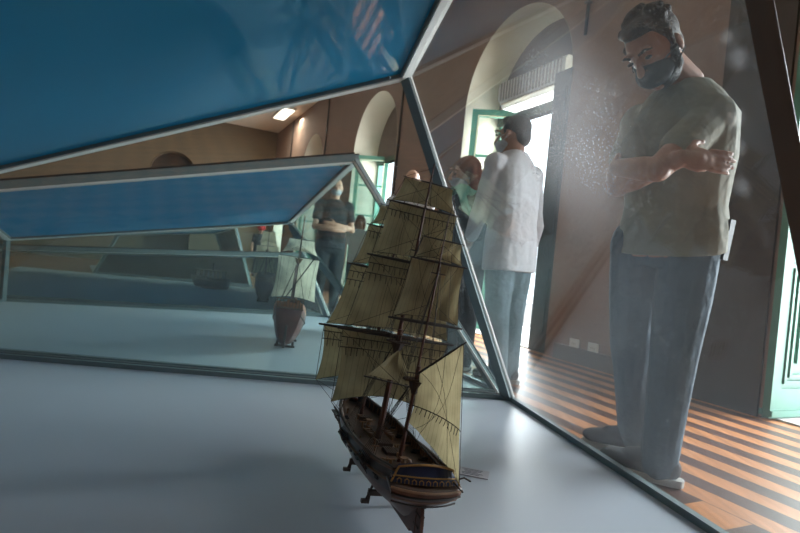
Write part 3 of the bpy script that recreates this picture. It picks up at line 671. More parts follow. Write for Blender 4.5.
            for s in (-1, 1): line(rg, c_ + V((s * hw, 0, 0)), V((s * .012, aft.y, aft.z)), .0006)
            if fz is not None:
                b_ = P(yy, fz - (.008 if i < 3 else 0)); bil = .030 if hw > .1 else .018; ft = .009 if i < 3 else .03
                args = (c_ + V((-hw * .96, .004, -.002)), c_ + V((hw * .96, .004, -.002)), b_ + V((fw * .97, .006, 0)), b_ + V((-fw * .97, .006, 0)), V((0, bil, 0)), ft)
                so, _ = sail(r, M['sail'], 'sail', *args[:5], foot=ft, n=20, mn=16)
                bm = bmesh.new(); pts = [sailpt(*args, u, 1.0) for u in [k / 20 for k in range(21)]]; tube(bm, pts, .0009, 4)
                for e in (0, 1): tube(bm, [sailpt(*args, e, v) for v in [k / 10 for k in range(11)]], .0009, 4)
                if fw > .12:
                    for v in ((.10, .24) if i == 3 or (i == 2) else (.14,)): reef(bm, args, v, 15 if i < 3 else 17, .022)
                link_mesh('bolt_rope', bm, M['rope'], so)
                # buntlines crossing the aft face, sheets at the clews
                for u0, u1 in ((.12, .62), (.88, .38), (.3, .3), (.7, .7)):
                    pts = [sailpt(*args, u0 + (u1 - u0) * v, v) + V((0, -.0055, 0)) for v in [k / 8 * .98 for k in range(9)]]; tube(rg, pts, .0005, 4)
                for s, u in ((-1, 0), (1, 1)):
                    cl = sailpt(*args, u, 1.); nx = yards[i + 1] if i + 1 < len(yards) else None
                    if nx: line(rg, cl, P(yy, nx[0]) + V((s * nx[1] * .95, 0, 0)), .0006)
                    else: line(rg, cl, hl.pt(min(.95, (y0 - .06) / L), 1, s), .0007); line(rg, cl, hl.pt(min(.93, (y0 + .12) / L), 1, s), .0007)
        # lower shrouds with ratlines
        base_t = {'mizzen': .24, 'main': .53, 'fore': .82}[nm]
        for s in (-1, 1):
            S_ = []
            for k in range(6):
                q = hl.pt(base_t, .8, s); a = q + V((s * .013, (k - 3.2) * .012, .004)); b_ = P(y0, cap - .045) + V((s * .012, 0, 0)); tube(sh, [a, b_], .0006, 4); S_.append((a, b_))
                ell(sh, a + V((0, 0, .01)), (.0025, .0025, .0035), None, 6, 4)
            for q_ in range(1, 15):
                v = q_ / 16; tube(sh, [a.lerp(b_, v) for a, b_ in S_], .00035, 4)
            S2 = []
            for k in range(3):
                a = P(y0, cap - .03) + V((s * .034, (k - 1) * .009, 0)); b_ = P(y0, tc2 - .035) + V((s * .004, 0, 0)); tube(sh, [a, b_], .0008, 4); S2.append((a, b_))
            for q_ in range(1, 12): tube(sh, [a.lerp(b_, q_ / 13) for a, b_ in S2], .0005, 4)
            for k in range(2): line(rg, hl.pt(base_t - .06 - .02 * k, .95, s), P(y0, tc2 - .01 + k * .18), .0006)
    # stays
    for a, b_ in ((P(.17, .32), P(.365, .12)), (P(.17, .62), P(.365, .40)), (P(.17, .74), P(.365, .66)), (P(.365, .40), P(.56, .13)), (P(.365, .68), P(.575, .42)), (P(.365, .9), P(.575, .70)), (P(.575, .40), bp0.lerp(bp1, .5)), (P(.575, .70), bp0.lerp(bp1, .8)), (P(.575, .85), bp1)):
        line(rg, a, b_, .0009)
    link_mesh('running_rigging', rg, M['rope'], r); link_mesh('shrouds', sh, M['rope'], r)
    # spanker: gaff, boom and sail swung out to starboard
    jaw, peak, tack, clew = V((.0, .145, .342)), V((.050, .025, .450)), V((.0, .150, .190)), V((.078, -.03, .120))
    for n_, a, b_ in (('gaff', jaw + V((-.004, .008, -.004)), peak + (peak - jaw) * .06), ('boom', tack + V((-.002, .004, .0)), clew + (clew - tack) * .08)):
        bm = bmesh.new(); tube(bm, [a, a.lerp(b_, .5), b_], [.0032, .003, .0018], 8); link_mesh(n_, bm, M['spar'], r)
    args = (jaw, peak, clew + V((0, 0, .012)), tack + V((0, 0, .02)), V((.022, .014, 0)), .0)
    so, _ = sail(r, M['sail'], 'spanker_sail', *args[:5], n=16, mn=16); bm = bmesh.new()
    for v in (.64,): reef(bm, args, v, 12, .018)
    for e in (0, 1): tube(bm, [sailpt(*args, e, v) for v in [k / 10 for k in range(11)]], .0009, 4)
    link_mesh('bolt_rope', bm, M['rope'], so)
    bm = bmesh.new()
    for u0, u1 in ((.05, .95), (.95, .1), (.4, .75), (.6, .2)): tube(bm, [sailpt(*args, u0 + (u1 - u0) * v, v) + V((-.003, -.006, 0)) for v in [k / 8 for k in range(9)]], .0006, 4)
    link_mesh('brail_lines', bm, M['rope'], r)
    # mizzen staysail (triangular) with its short boom
    a, b_, c_ = V((-.012, .30, .372)), V((-.100, .275, .292)), V((.05, .275, .276))
    sail(r, M['sail'], 'staysail', a + V((-.004, 0, .0)), a + V((.004, 0, 0)), c_ + V((0, 0, .006)), b_ + V((0, 0, .006)), V((0, .012, 0)), n=10, mn=10)
    bm = bmesh.new(); tube(bm, [b_ + (b_ - c_) * .06, c_], .0022, 6); link_mesh('staysail_boom', bm, M['spar'], r)
    # cradle feet standing on the deck of the case
    for y, hw in ((.24, .054), (.46, .054)):
        for s in (-1, 1):
            bm = bmesh.new(); box(bm, (s * hw * .9, y, -.040), (.022, .012, .010)); box(bm, (s * hw * .75, y, -.024), (.008, .008, .036)); tube(bm, [(s * hw * .85, y, -.038), (s * hw * .55, y, .022)], .0035, 6); link_mesh('cradle_foot', bm, M['shipbits'], r)
        bm = bmesh.new(); box(bm, (0, y, -.016), (hw * 1.5, .012, .014)); link_mesh('cradle_bar', bm, M['shipbits'], r)
    # black quarter lantern and davits
    for s in (-1, 1):
        bm = bmesh.new(); tube(bm, [(s * .082, .0, .125), (s * .094, -.02, .140), (s * .098, -.045, .142)], .0022, 6); link_mesh('davit', bm, M['shipbits'], r)
    return r
full_rigger()

def small_ship(label, loc, rotz, scale, hullm, sailm, masts, L=.55, B=.115, Hh=.25, castle=True, heel=0.):
    hl = Hull(L, B, Hh, ([0, .15, .4, .7, .88, 1], [.78, .95, 1., .9, .6, .04]), ([0, .25, .5, .8, 1], [1.15, .92, .72, .85, 1.1]), ([0, .1, .3, .6, .85, 1], [.42, .36, .32, .34, .5, .9]), .3)
    r = thing('model_ship', label, 'model ship', loc, (0, heel, rotz)); r.scale = (scale,) * 3
    build_hull(hl, hullm, r)
    bm = bmesh.new(); ls, rs = [], []
    for i in range(21):
        t = .01 + .95 * i / 20; p = hl.pt(t, .8, 1); ls.append(bm.verts.new((-p.x + .004, p.y, hl.rail(t) * .8))); rs.append(bm.verts.new((p.x - .004, p.y, hl.rail(t) * .8)))
    for i in range(20): bm.faces.new((ls[i], rs[i], rs[i + 1], ls[i + 1]))
    link_mesh('deck', bm, M['deckwood'], r)
    bm = bmesh.new(); prism(bm, [(-.006, -.004, .14), (-.006, .02, .0), (-.006, -.035, .0), (-.006, -.03, .14)], (.012, 0, 0)); bmesh.ops.recalc_face_normals(bm, faces=bm.faces); link_mesh('rudder', bm, M['shipbits'], r)
    bm = bmesh.new()
    for k in range(9): x = (k - 4) * .02; tube(bm, [(x, -.002, Hh * 1.02), (x, -.002, Hh * 1.22)], .003, 5)
    tube(bm, [(-.085, -.002, Hh * 1.23), (.085, -.002, Hh * 1.23)], .004, 6); tube(bm, [(-.09, -.004, Hh * 1.0), (.09, -.004, Hh * 1.0)], .005, 6); link_mesh('stern_rail', bm, M['tanwood'], r)
    for s in (-1, 1):
        bm = bmesh.new(); tube(bm, [hl.pt(i / 20, .7, s) + V((s * .002, 0, 0)) for i in range(21)], .005, 6); link_mesh('wale', bm, M['shipbits'], r)
    for y in (.12, .38):
        bm = bmesh.new(); box(bm, (0, y, -.012), (.13, .02, .014)); box(bm, (-.05, y, .0), (.014, .014, .04)); box(bm, (.05, y, .0), (.014, .014, .04)); link_mesh('cradle_bar', bm, M['shipbits'], r)
    rg = bmesh.new()
    for y0, top, sails in masts:
        bm = bmesh.new(); tube(bm, [(0, y0, Hh * .5), (.0, y0 - .01, top * .6), (0.0, y0 - .02, top)], [.008, .006, .003], 8); ms = link_mesh('mast', bm, M['mast'], r)
        bm = bmesh.new(); tube(bm, [(0, y0 - .012, top * .62), (0, y0 - .012, top * .66)], [.012, .028], 8); link_mesh('crow_nest', bm, M['tanwood'], ms)
        for z, hw, fz, fw in sails:
            bm = bmesh.new(); tube(bm, [(-hw * 1.05, y0 + .015, z), (0, y0 + .015, z), (hw * 1.05, y0 + .015, z)], [.002, .004, .002], 6); link_mesh('yard', bm, M['spar'], r)
            sail(r, sailm, 'sail', (-hw, y0 + .02, z - .003), (hw, y0 + .02, z - .003), (fw, y0 + .02, fz), (-fw, y0 + .02, fz), (0, .04, 0), n=12, mn=8, foot=.02)
            for s in (-1, 1): line(rg, (s * hw, y0 + .015, z), (0, y0 - .01, z + hw * .6), .001); line(rg, (s * fw, y0 + .02, fz), hl.pt(.2, 1, s), .001)
        for s in (-1, 1):
            for k in range(4): line(rg, hl.pt(min(.9, y0 / L) + (k - 1.5) * .05, .98, s), (0, y0 - .01, top * .64), .0012)
    bm = bmesh.new(); tube(bm, [(-.05, .06, Hh * 1.15), (.11, .10, Hh * 2.35)], .004, 6); link_mesh('lateen_yard', bm, M['spar'], r)
    bm = bmesh.new(); tube(bm, [(0, .08, Hh), (0, .07, Hh * 2.1)], .005, 6); link_mesh('mizzen_mast', bm, M['mast'], r)
    bm = bmesh.new(); tube(bm, [(0, L * .95, Hh), (0, L * 1.35, Hh * 1.6)], [.006, .003], 6); link_mesh('bowsprit', bm, M['mast'], r)
    link_mesh('rigging', rg, M['rope'], r)
    return r
small_ship('small model ship with red-brown hull and cream sails in the second case', (-.755, 3.72, .062), math.radians(8), 1.10, M['hull_red'], M['sail_cream'],
           [(.28, .86, [(.70, .085, .60, .12), (.575, .14, .28, .15)]), (.46, .72, [(.55, .12, .33, .12)])], heel=math.radians(3))
small_ship('faint model ship with grey sails in the third case, left of the cream-sailed one', (-1.74, 6.92, .062), math.radians(12), 1.15, M['hull_grey'], M['sail_grey'],
           [(.24, .88, [(.80, .07, .66, .10), (.63, .13, .30, .15)]), (.42, .80, [(.70, .09, .56, .12), (.53, .14, .30, .15)])])
def canopy_boat():
    hl = Hull(.7, .1, .16, ([0, .15, .5, .85, 1], [.5, .8, 1, .7, .04]), ([0, .5, 1], [1.1, .9, 1.1]), ([0, .5, 1], [.6, .4, .9]), .3)
    r = thing('model_boat', 'low dark model boat with an open cabin, left of the grey-sailed ship', 'model boat', (-2.60, 8.2, .05), (0, 0, math.radians(70)))
    build_hull(hl, M['hull_grey'], r)
    bm = bmesh.new(); box(bm, (0, .33, .13), (.15, .5, .01)); link_mesh('deck', bm, M['deckwood'], r)
    bm = bmesh.new()
    for s in (-1, 1):
        for k in range(6): box(bm, (s * .07, .12 + k * .09, .20), (.01, .02, .14))
    link_mesh('cabin_posts', bm, M['tanwood'], r)
    bm = bmesh.new(); box(bm, (0, .345, .275), (.18, .52, .014)); link_mesh('cabin_roof', bm, M['tanwood'], r)
    bm = bmesh.new(); tube(bm, [(0, .3, .27), (0, .3, .40)], .014, 10); link_mesh('funnel', bm, M['black'], r)
    bm = bmesh.new(); box(bm, (0, .33, -.002), (.1, .3, .014)); link_mesh('stand', bm, M['shipbits'], r)
canopy_boat()
# caption card lying on the deck beside the ship
r = thing('caption_card', 'small grey printed caption card lying on the deck beside the ship stern', 'card', (.318, 1.80, .0405), (0, 0, math.radians(-14)))
bm = bmesh.new(); box(bm, (0, 0, .0015), (.10, .07, .003)); link_mesh('card_sheet', bm, M['card'], r)
bm = bmesh.new()
for k in range(5): box(bm, (-.008 + (k % 2) * .003, .022 - k * .011, .0034), (.07 - (k % 3) * .012, .003, .0006))
link_mesh('printed_lines', bm, M['ink'], r)

# ------------------------------------------------------------------ people
def remeshed(name, bm, m, parent, org, vox=.008, sm=3):
    bmesh.ops.translate(bm, verts=bm.verts, vec=-V(org)); bmesh.ops.recalc_face_normals(bm, faces=bm.faces)
    me = bpy.data.meshes.new('tmp'); bm.to_mesh(me); bm.free(); ob = bpy.data.objects.new('tmp', me); C.objects.link(ob)
    md = ob.modifiers.new('r', 'REMESH'); md.mode = 'VOXEL'; md.voxel_size = vox; md.use_smooth_shade = True
    if sm: s = ob.modifiers.new('s', 'SMOOTH'); s.iterations = sm; s.factor = .6
    dg = bpy.context.evaluated_depsgraph_get(); res = bpy.data.meshes.new_from_object(ob.evaluated_get(dg)); res.name = name
    bpy.data.objects.remove(ob); bpy.data.meshes.remove(me)
    res.materials.clear(); res.materials.append(m); o = bpy.data.objects.new(name, res); C.objects.link(o); o.parent = parent
    for p in res.polygons: p.use_smooth = True
    return o
def limb(bm, pts, rs, n=14):
    tube(bm, pts, rs, n)
    for p, q in zip(pts, rs): ell(bm, p, (q, q, q), None, 12, 8)
def hand(bm, wrist, d, nrm, side, s=1., curl=.35):
    """d: wrist to fingertips, nrm: back of the hand, side=+1 puts the thumb on d x nrm"""
    d = V(d).normalized(); nrm = (V(nrm) - d * d.dot(V(nrm))).normalized(); x = d.cross(nrm) * side; R = Matrix((x, d, nrm)).transposed()
    pc = V(wrist) + d * .05 * s; ell(bm, pc, (.040 * s, .052 * s, .017 * s), R, 14, 9); limb(bm, [V(wrist), pc], [.026 * s, .024 * s], 10)
    for k, (off, ln) in enumerate(((.029, .072), (.010, .080), (-.009, .075), (-.028, .060))):
        p = pc + x * off * s + d * .040 * s; dd = d + x * off * 1.5; pts = [p]; a = 0
        for q in (.45, .32, .25):
            a += curl * (1 + .15 * k); v = (dd * math.cos(a) - nrm * math.sin(a)).normalized(); p = p + v * ln * q * s; pts.append(p)
        limb(bm, pts, [.0092 * s, .0085 * s, .0078 * s, .0068 * s], 8)
    p = pc + x * .030 * s - d * .022 * s; q = p + (x * .8 + d * .6 - nrm * .3).normalized() * .036 * s; q2 = q + (x * .25 + d * 1. - nrm * .35).normalized() * .030 * s
    limb(bm, [p, q, q2], [.013 * s, .0105 * s, .0085 * s], 8)
def figure(name, label, J, S=1., shirt='tee', pants='jeans', hair='hair', skin='skin', mask='mask', vox=.008, sleeve=.55, fwd=(0, -1, 0), look=None, hairstyle='short', shoes='shoe', bulk=1., hands=True, beard=False, hem=.0, bald=False, hs=1.):
    J = {k: V(v) for k, v in J.items()}; org = V((J['pel'].x, J['pel'].y, 0)); r = thing(name, label, 'person', org)
    f = V(fwd).normalized(); right = f.cross(V((0, 0, 1))).normalized()
    shx = (J['shR'] - J['shL']); sw = shx.length; shx.normalize(); hx = (J['hipR'] - J['hipL']).normalized()
    def torso(bm, g=0., lowcut=0., topcut=False):
        rings = []; pel, ch, nk = J['pel'], J['chest'], J['neck']; n = 20
        lv = [(pel + V((0, 0, -.09 + lowcut)), .176, .128, hx), (pel, .176, .127, hx), (pel.lerp(ch, .35), .160, .118, hx.lerp(shx, .4)), (pel.lerp(ch, .75), .170, .120, shx), (ch, .178, .122, shx), (ch.lerp(nk, .55), .172, .105, shx), (ch.lerp(nk, .85), .11, .080, shx), (nk + (nk - ch) * .02, .062, .062, shx)]
        for i, (c_, a, b_, ax) in enumerate(lv):
            ax = ax.normalized(); up = (nk - pel).normalized(); ay = up.cross(ax).normalized(); a *= S * bulk; b_ *= S * bulk
            rings.append([bm.verts.new(c_ + ax * math.copysign(abs(math.cos(t)) ** .8, math.cos(t)) * (a + g) + ay * math.copysign(abs(math.sin(t)) ** .85, math.sin(t)) * (b_ + g)) for t in [2 * PI * k / n for k in range(n)]])
        for a_, b_ in zip(rings, rings[1:]):
            for k in range(n): bm.faces.new((a_[k], a_[(k + 1) % n], b_[(k + 1) % n], b_[k]))
        bm.faces.new(rings[0][::-1]); bm.faces.new(rings[-1])
        for s_ in ('L', 'R'): limb(bm, [ch.lerp(nk, .45).lerp(J['sh' + s_], .45), J['sh' + s_]], [(.075 * S + g) * bulk, (.068 * S + g) * bulk])
    lk = V(look or fwd).normalized(); hd = J['head']; hup = (hd - J['neck']).normalized(); hup = (hup - lk * hup.dot(lk)).normalized(); hr = lk.cross(hup); HR = Matrix((hr, lk, hup)).transposed()
    h = lambda x, y, z: hd + HR @ V((x, y, z)) * S * hs
    bm = bmesh.new(); torso(bm, -.006)
    ell(bm, h(0, -.005, .015), (.076 * S, .096 * S, .105 * S), HR, 20, 14); ell(bm, h(0, .018, -.055), (.056 * S, .068 * S, .062 * S), HR); ell(bm, h(0, .062, -.088), (.026 * S, .024 * S, .02 * S), HR)
    limb(bm, [h(0, .088, .022), h(0, .112, -.020)], [.009 * S, .014 * S], 8)
    for s_ in (-1, 1):
        ell(bm, h(s_ * .012, .100, -.022), (.009 * S, .009 * S, .008 * S), HR, 8, 6); ell(bm, h(s_ * .079, -.008, -.008), (.010 * S, .019 * S, .032 * S), HR @ Euler((.2, 0, -.3 * s_)).to_matrix(), 10, 8); ell(bm, h(s_ * .032, .080, .038), (.026 * S, .014 * S, .009 * S), HR, 8, 6)
    ell(bm, h(0, .090, -.054), (.022 * S, .010 * S, .006 * S), HR, 8, 6); ell(bm, h(0, .088, -.066), (.020 * S, .011 * S, .007 * S), HR, 8, 6)
    limb(bm, [J['neck'] - (J['neck'] - J['chest']) * .2, J['neck'], h(0, -.02, -.05)], [.066 * S, .058 * S * min(bulk, 1.15), .056 * S * min(bulk, 1.15)])
    for s_ in ('L', 'R'):
        limb(bm, [J['sh' + s_], J['sh' + s_].lerp(J['el' + s_], .5), J['el' + s_], J['el' + s_].lerp(J['ha' + s_], .3), J['ha' + s_]], [x * S * (bulk ** .7) for x in (.052, .046, .040, .041, .028)])
        if hands: hand(bm, J['ha' + s_], J['fd' + s_], J['fn' + s_], -1 if s_ == 'R' else 1, S * 1.05, .10)
        limb(bm, [J['hip' + s_], J['hip' + s_].lerp(J['kn' + s_], .5), J['kn' + s_], J['kn' + s_].lerp(J['an' + s_], .35), J['an' + s_]], [x * S for x in (.078, .068, .052, .050, .036)])
        limb(bm, [J['an' + s_], J['an' + s_] + (J['toe' + s_] - J['an' + s_]).normalized() * .09 * S], [.032 * S, .022 * S])
    body = remeshed('body', bm, M[skin], r, org, vox, 2)
    # eyes: shut-lidded dark lines looking down, brows
    for s_ in (-1, 1):
        bm = bmesh.new(); ell(bm, h(s_ * .032, .087, .014) - org, (.013 * S, .008 * S, .006 * S), HR, 8, 6); link_mesh('eye', bm, M['black'], r, True)
        bm = bmesh.new(); tube(bm, [h(s_ * .015, .100, .034) - org, h(s_ * .034, .094, .040) - org, h(s_ * .052, .080, .034) - org], [.004 * S, .005 * S, .003 * S], 6); link_mesh('eyebrow', bm, M[hair if not bald else 'hair_grey'], r, True)
    if mask:
        bm = bmesh.new(); ell(bm, h(0, .040, -.050), (.066 * S, .076 * S, .052 * S), HR, 16, 12); ell(bm, h(0, .095, -.028), (.022 * S, .026 * S, .024 * S), HR)
        mo = remeshed('face_mask', bm, M[mask], r, org, vox * .8, 3)
        bm = bmesh.new()
        for s_ in (-1, 1):
            for z in (-.02, -.075): tube(bm, [h(s_ * .055, .06, z) - org, h(s_ * .077, .02, z * .6) - org, h(s_ * .086, -.012, -.02 + z * .1) - org], .0022, 5)
        link_mesh('ear_loop', bm, M[mask], mo)
    if beard:
        bm = bmesh.new(); ell(bm, h(0, .018, -.066), (.066 * S, .072 * S, .058 * S), HR, 16, 12)
        for s_ in (-1, 1): limb(bm, [h(s_ * .066, .012, -.01), h(s_ * .060, .02, -.06)], [.016 * S, .02 * S], 8)
        remeshed('beard', bm, M[hair], r, org, vox, 2)
    if not bald:
        bm = bmesh.new()
        if hairstyle == 'short':
            ell(bm, h(0, -.026, .042), (.085 * S, .094 * S, .092 * S), HR, 20, 14); ell(bm, h(0, .022, .090), (.062 * S, .055 * S, .032 * S), HR); ell(bm, h(0, -.060, -.01), (.066 * S, .048 * S, .070 * S), HR)
            for s_ in (-1, 1): limb(bm, [h(s_ * .074, .008, .04), h(s_ * .073, .012, .0)], [.014 * S, .009 * S], 8)
            for k in range(26 if beard else 0):
                a = random.uniform(0, 2 * PI); b_ = random.uniform(.0, 1.2); ell(bm, h(.08 * math.cos(a) * math.sin(b_), -.02 + .09 * math.sin(a) * math.sin(b_), .045 + .088 * math.cos(b_)), (.016 * S,) * 3, HR, 6, 5)
        else:
            ell(bm, h(0, -.02, .035), (.094 * S, .106 * S, .098 * S), HR, 20, 14)
            for s_ in (-1, 1): limb(bm, [h(s_ * .07, -.01, .03), h(s_ * .082, -.01, -.06), h(s_ * .076, .0, -.15)], [.034 * S, .036 * S, .024 * S])
            limb(bm, [h(0, -.06, .0), h(0, -.07, -.15)], [.07 * S, .05 * S])
        remeshed('hair', bm, M[hair], r, org, vox, 1)
    # clothes
    bm = bmesh.new(); torso(bm, .012, hem)
    for s_ in ('L', 'R'):
        sh_, el_, ha_ = J['sh' + s_], J['el' + s_], J['ha' + s_]
        if sleeve <= 1: limb(bm, [sh_, sh_.lerp(el_, sleeve * .5), sh_.lerp(el_, sleeve)], [x * S * (bulk ** .7) for x in (.066, .066, .064)])
        else: limb(bm, [sh_, sh_.lerp(el_, .5), el_, el_.lerp(ha_, sleeve - 1)], [x * S for x in (.070, .064, .058, .048)])
    sm = remeshed('shirt', bm, M[shirt], r, org, vox, 2)
    bm = bmesh.new(); pel = J['pel']; n = 18; rings = []
    for dz_, a, b_ in ((-.15, .160, .118), (-.10, .168, .120), (-.04, .155, .108), (.0, .14, .095)):
        rings.append([bm.verts.new(pel + V((0, 0, dz_)) + hx * math.cos(t) * a * S * bulk ** .8 + V((0, 0, 1)).cross(hx) * math.sin(t) * b_ * S * bulk ** .8) for t in [2 * PI * k / n for k in range(n)]])
    for a_, b_ in zip(rings, rings[1:]):
        for k in range(n): bm.faces.new((a_[k], a_[(k + 1) % n], b_[(k + 1) % n], b_[k]))
    bm.faces.new(rings[0][::-1]); bm.faces.new(rings[-1])
    for s_ in ('L', 'R'):
        limb(bm, [J['hip' + s_], J['hip' + s_].lerp(J['kn' + s_], .5), J['kn' + s_], J['kn' + s_].lerp(J['an' + s_], .5), J['an' + s_] + V((0, 0, -.02))], [x * S * bulk ** .6 for x in (.102, .096, .080, .070, .062)])
    remeshed('trousers', bm, M[pants], r, org, vox, 2)
    for s_ in ('L', 'R'):
        an, toe = J['an' + s_], J['toe' + s_]; an0 = V((an.x, an.y, 0)); d = V((toe.x - an.x, toe.y - an.y, 0)).normalized(); ln = .27 * S; heel = an0 - d * .075 * S; R = Matrix((d.cross(V((0, 0, 1))), d, V((0, 0, 1)))).transposed()
        bm = bmesh.new(); ell(bm, heel + d * .05 * S + V((0, 0, .062)), (.040 * S, .052 * S, .050), R); ell(bm, heel + d * .20 * S + V((0, 0, .052)), (.048 * S, .085 * S, .035), R); limb(bm, [heel + d * .06 * S + V((0, 0, .09)), heel + d * .17 * S + V((0, 0, .065))], [.038 * S, .038 * S]); ell(bm, heel + d * .13 * S + V((0, 0, .045)), (.043 * S, .12 * S, .030), R)
        so = remeshed('shoe', bm, M[shoes], r, org, vox, 2)
        bm = bmesh.new(); pl = []
        for k in range(24):
            a = 2 * PI * k / 24; y = math.cos(a); w = .046 + .006 * (y > 0) ; pl.append(heel - org + d * (.135 + .148 * y) * S + R @ V((w * math.copysign(abs(math.sin(a)) ** .7, math.sin(a)) * S, 0, 0)) + V((0, 0, .004)))
        prism(bm, pl, (0, 0, .026)); bmesh.ops.recalc_face_normals(bm, faces=bm.faces); link_mesh('sole', bm, M['sole'], so)
        bm = bmesh.new()
        for k in range(4): c_ = heel - org + d * (.13 + k * .022) * S + V((0, 0, .104 - k * .008)); tube(bm, [c_ - R @ V((.022, 0, .006)), c_ + V((0, 0, .004)), c_ + R @ V((.022, 0, -.006))], .003, 5)
        link_mesh('lace', bm, M['sole'], so)
    return r, org, h, HR, J
#MAN1
f1 = V((-.80, -.60, 0)).normalized()
J1 = dict(pel=(1.045, 2.09, .955), chest=(1.005, 2.02, 1.22), neck=(.985, 1.98, 1.495), head=(.822, 1.90, 1.565),
    shL=(1.045, 1.89, 1.345), shR=(.895, 2.11, 1.36), elL=(.815, 1.765, 1.115), elR=(.765, 1.97, 1.085), haL=(.735, 1.90, 1.14), haR=(.868, 1.725, 1.150),
    fdL=(.1, .9, -.1), fnL=(-1., -.1, .1), fdR=(.97, .0, .02), fnR=(-.1, -1, .15),
    hipL=(1.085, 2.02, .90), hipR=(.955, 2.17, .90), knL=(1.05, 1.99, .49), knR=(.985, 2.20, .47), anL=(1.045, 2.01, .085), anR=(1.09, 2.32, .085), toeL=(.885, 2.13, .03), toeR=(.84, 2.39, .03))
r1, org, h, HR, J = figure('person', 'bearded person in olive grey t-shirt and black mask, arms folded, right of the case', J1, 1.04, fwd=f1, look=(-.60, -.42, -.78), bulk=1.02, vox=.006, beard=True, sleeve=.60, hem=.01, hs=1.08)
bm = bmesh.new(); box(bm, V((1.175, 1.985, .93)) - org, (.03, .07, .15), Euler((.08, .05, .5)).to_matrix()); link_mesh('phone_holster', bm, M['phone'], r1)
# MAN2
f2 = V((-.62, .55, 0)).normalized()
J2 = dict(pel=(.70, 3.45, .93), chest=(.69, 3.47, 1.25), neck=(.675, 3.47, 1.51), head=(.655, 3.50, 1.625),
    shL=(.54, 3.39, 1.41), shR=(.83, 3.60, 1.39), elL=(.47, 3.42, 1.09), elR=(.90, 3.66, 1.07), haL=(.44, 3.56, .90), haR=(.88, 3.72, .84),
    fdL=(-.3, .4, -1), fnL=(-1, -.2, .2), fdR=(-.1, .3, -1), fnR=(1, 0, 0),
    hipL=(.63, 3.41, .88), hipR=(.77, 3.50, .88), knL=(.65, 3.42, .48), knR=(.77, 3.53, .48), anL=(.70, 3.44, .085), anR=(.80, 3.58, .085), toeL=(.57, 3.57, .03), toeR=(.67, 3.74, .03))
figure('person', 'person in pale long-sleeved shirt and light jeans standing with back turned before the window', J2, .98, shirt='shirt', pants='jeans_pale', hair='hair_grey', mask='mask_grey', fwd=f2, look=(-.75, .65, -.1), vox=.009, sleeve=1.7, hem=-.10, hs=1.24)
# WOMAN
f3 = V((-.75, -.66, 0)).normalized()
J3 = dict(pel=(.52, 4.05, .86), chest=(.50, 4.04, 1.12), neck=(.49, 4.02, 1.31), head=(.455, 3.98, 1.41),
    shL=(.58, 3.93, 1.23), shR=(.37, 4.12, 1.23), elL=(.56, 3.82, .98), elR=(.28, 4.08, .98), haL=(.40, 3.78, .95), haR=(.24, 3.90, .92),
    fdL=(-1, -.1, 0), fnL=(0, -1, .2), fdR=(.2, -1, 0), fnR=(-1, 0, .2),
    hipL=(.57, 3.99, .82), hipR=(.46, 4.1, .82), knL=(.57, 3.98, .45), knR=(.46, 4.1, .45), anL=(.58, 4.0, .085), anR=(.48, 4.12, .085), toeL=(.48, 3.9, .03), toeR=(.38, 4.03, .03))
J3 = {k: (v if k[:2] in ('fd', 'fn') else (v[0] - .05, v[1] - .14, v[2])) for k, v in J3.items()}
r3, o3, h3, HR3, _ = figure('person', 'person with auburn hair, grey mask and pale green scarf behind the white-shirted one', J3, .92, shirt='darkcloth', pants='darkcloth', hair='hair_red', skin='skin_light', mask='mask_grey', fwd=f3, look=(-.95, -.35, -.25), vox=.009, sleeve=1.5, hairstyle='long', hs=1.30)
bm = bmesh.new(); c = V((.435, 3.87, 1.285)); limb(bm, [c + V((.10 * math.cos(a), .09 * math.sin(a), .02 * math.sin(2 * a))) for a in [2 * PI * k / 14 for k in range(15)]], [.033] * 15); limb(bm, [c + V((-.06, -.08, 0)), c + V((-.02, -.13, -.12)), c + V((.05, -.14, -.2))], [.03, .03, .02])
remeshed('scarf', bm, M['greencloth'], r3, o3, .009, 2)
# masked person seen through the second case
def stand(loc, hgt, yaw, label, name='person', arms='folded', **k):
    S = hgt / 1.75; f = V((math.cos(yaw), math.sin(yaw), 0)); rt = f.cross(V((0, 0, 1))); b = V((loc[0], loc[1], 0))
    p = lambda x, y, z: b + rt * x * S + f * y * S + V((0, 0, z * S))
    J_ = dict(pel=p(0, 0, .93), chest=p(0, .0, 1.22), neck=p(0, 0, 1.47), head=p(0, .03, 1.62), shL=p(-.18, 0, 1.39), shR=p(.18, 0, 1.39), hipL=p(-.09, 0, .88), hipR=p(.09, 0, .88),
        knL=p(-.1, .02, .48), knR=p(.1, .02, .48), anL=p(-.11, -.02, .085), anR=p(.11, -.02, .085), toeL=p(-.13, .14, .03), toeR=p(.13, .14, .03))
    if arms == 'folded': J_.update(elL=p(-.24, .10, 1.10), elR=p(.24, .10, 1.10), haL=p(-.02, .20, 1.14), haR=p(.02, .22, 1.08), fdL=rt, fnL=f, fdR=-rt, fnR=f)
    else: J_.update(elL=p(-.25, -.02, 1.10), elR=p(.25, -.02, 1.10), haL=p(-.25, .08, .86), haR=p(.25, .08, .86), fdL=f * .2 - V((0, 0, 1)), fnL=-rt, fdR=f * .2 - V((0, 0, 1)), fnR=rt)
    return figure(name, label, J_, S, fwd=f, look=f - V((0, 0, .15)), vox=.011, **k)
stand((-.90, 6.75), 1.72, math.radians(-75), 'bald person in black t-shirt and grey mask with folded arms, seen through the second case', shirt='darkcloth', pants='darkcloth', mask='mask_grey', bald=True, skin='skin_light')
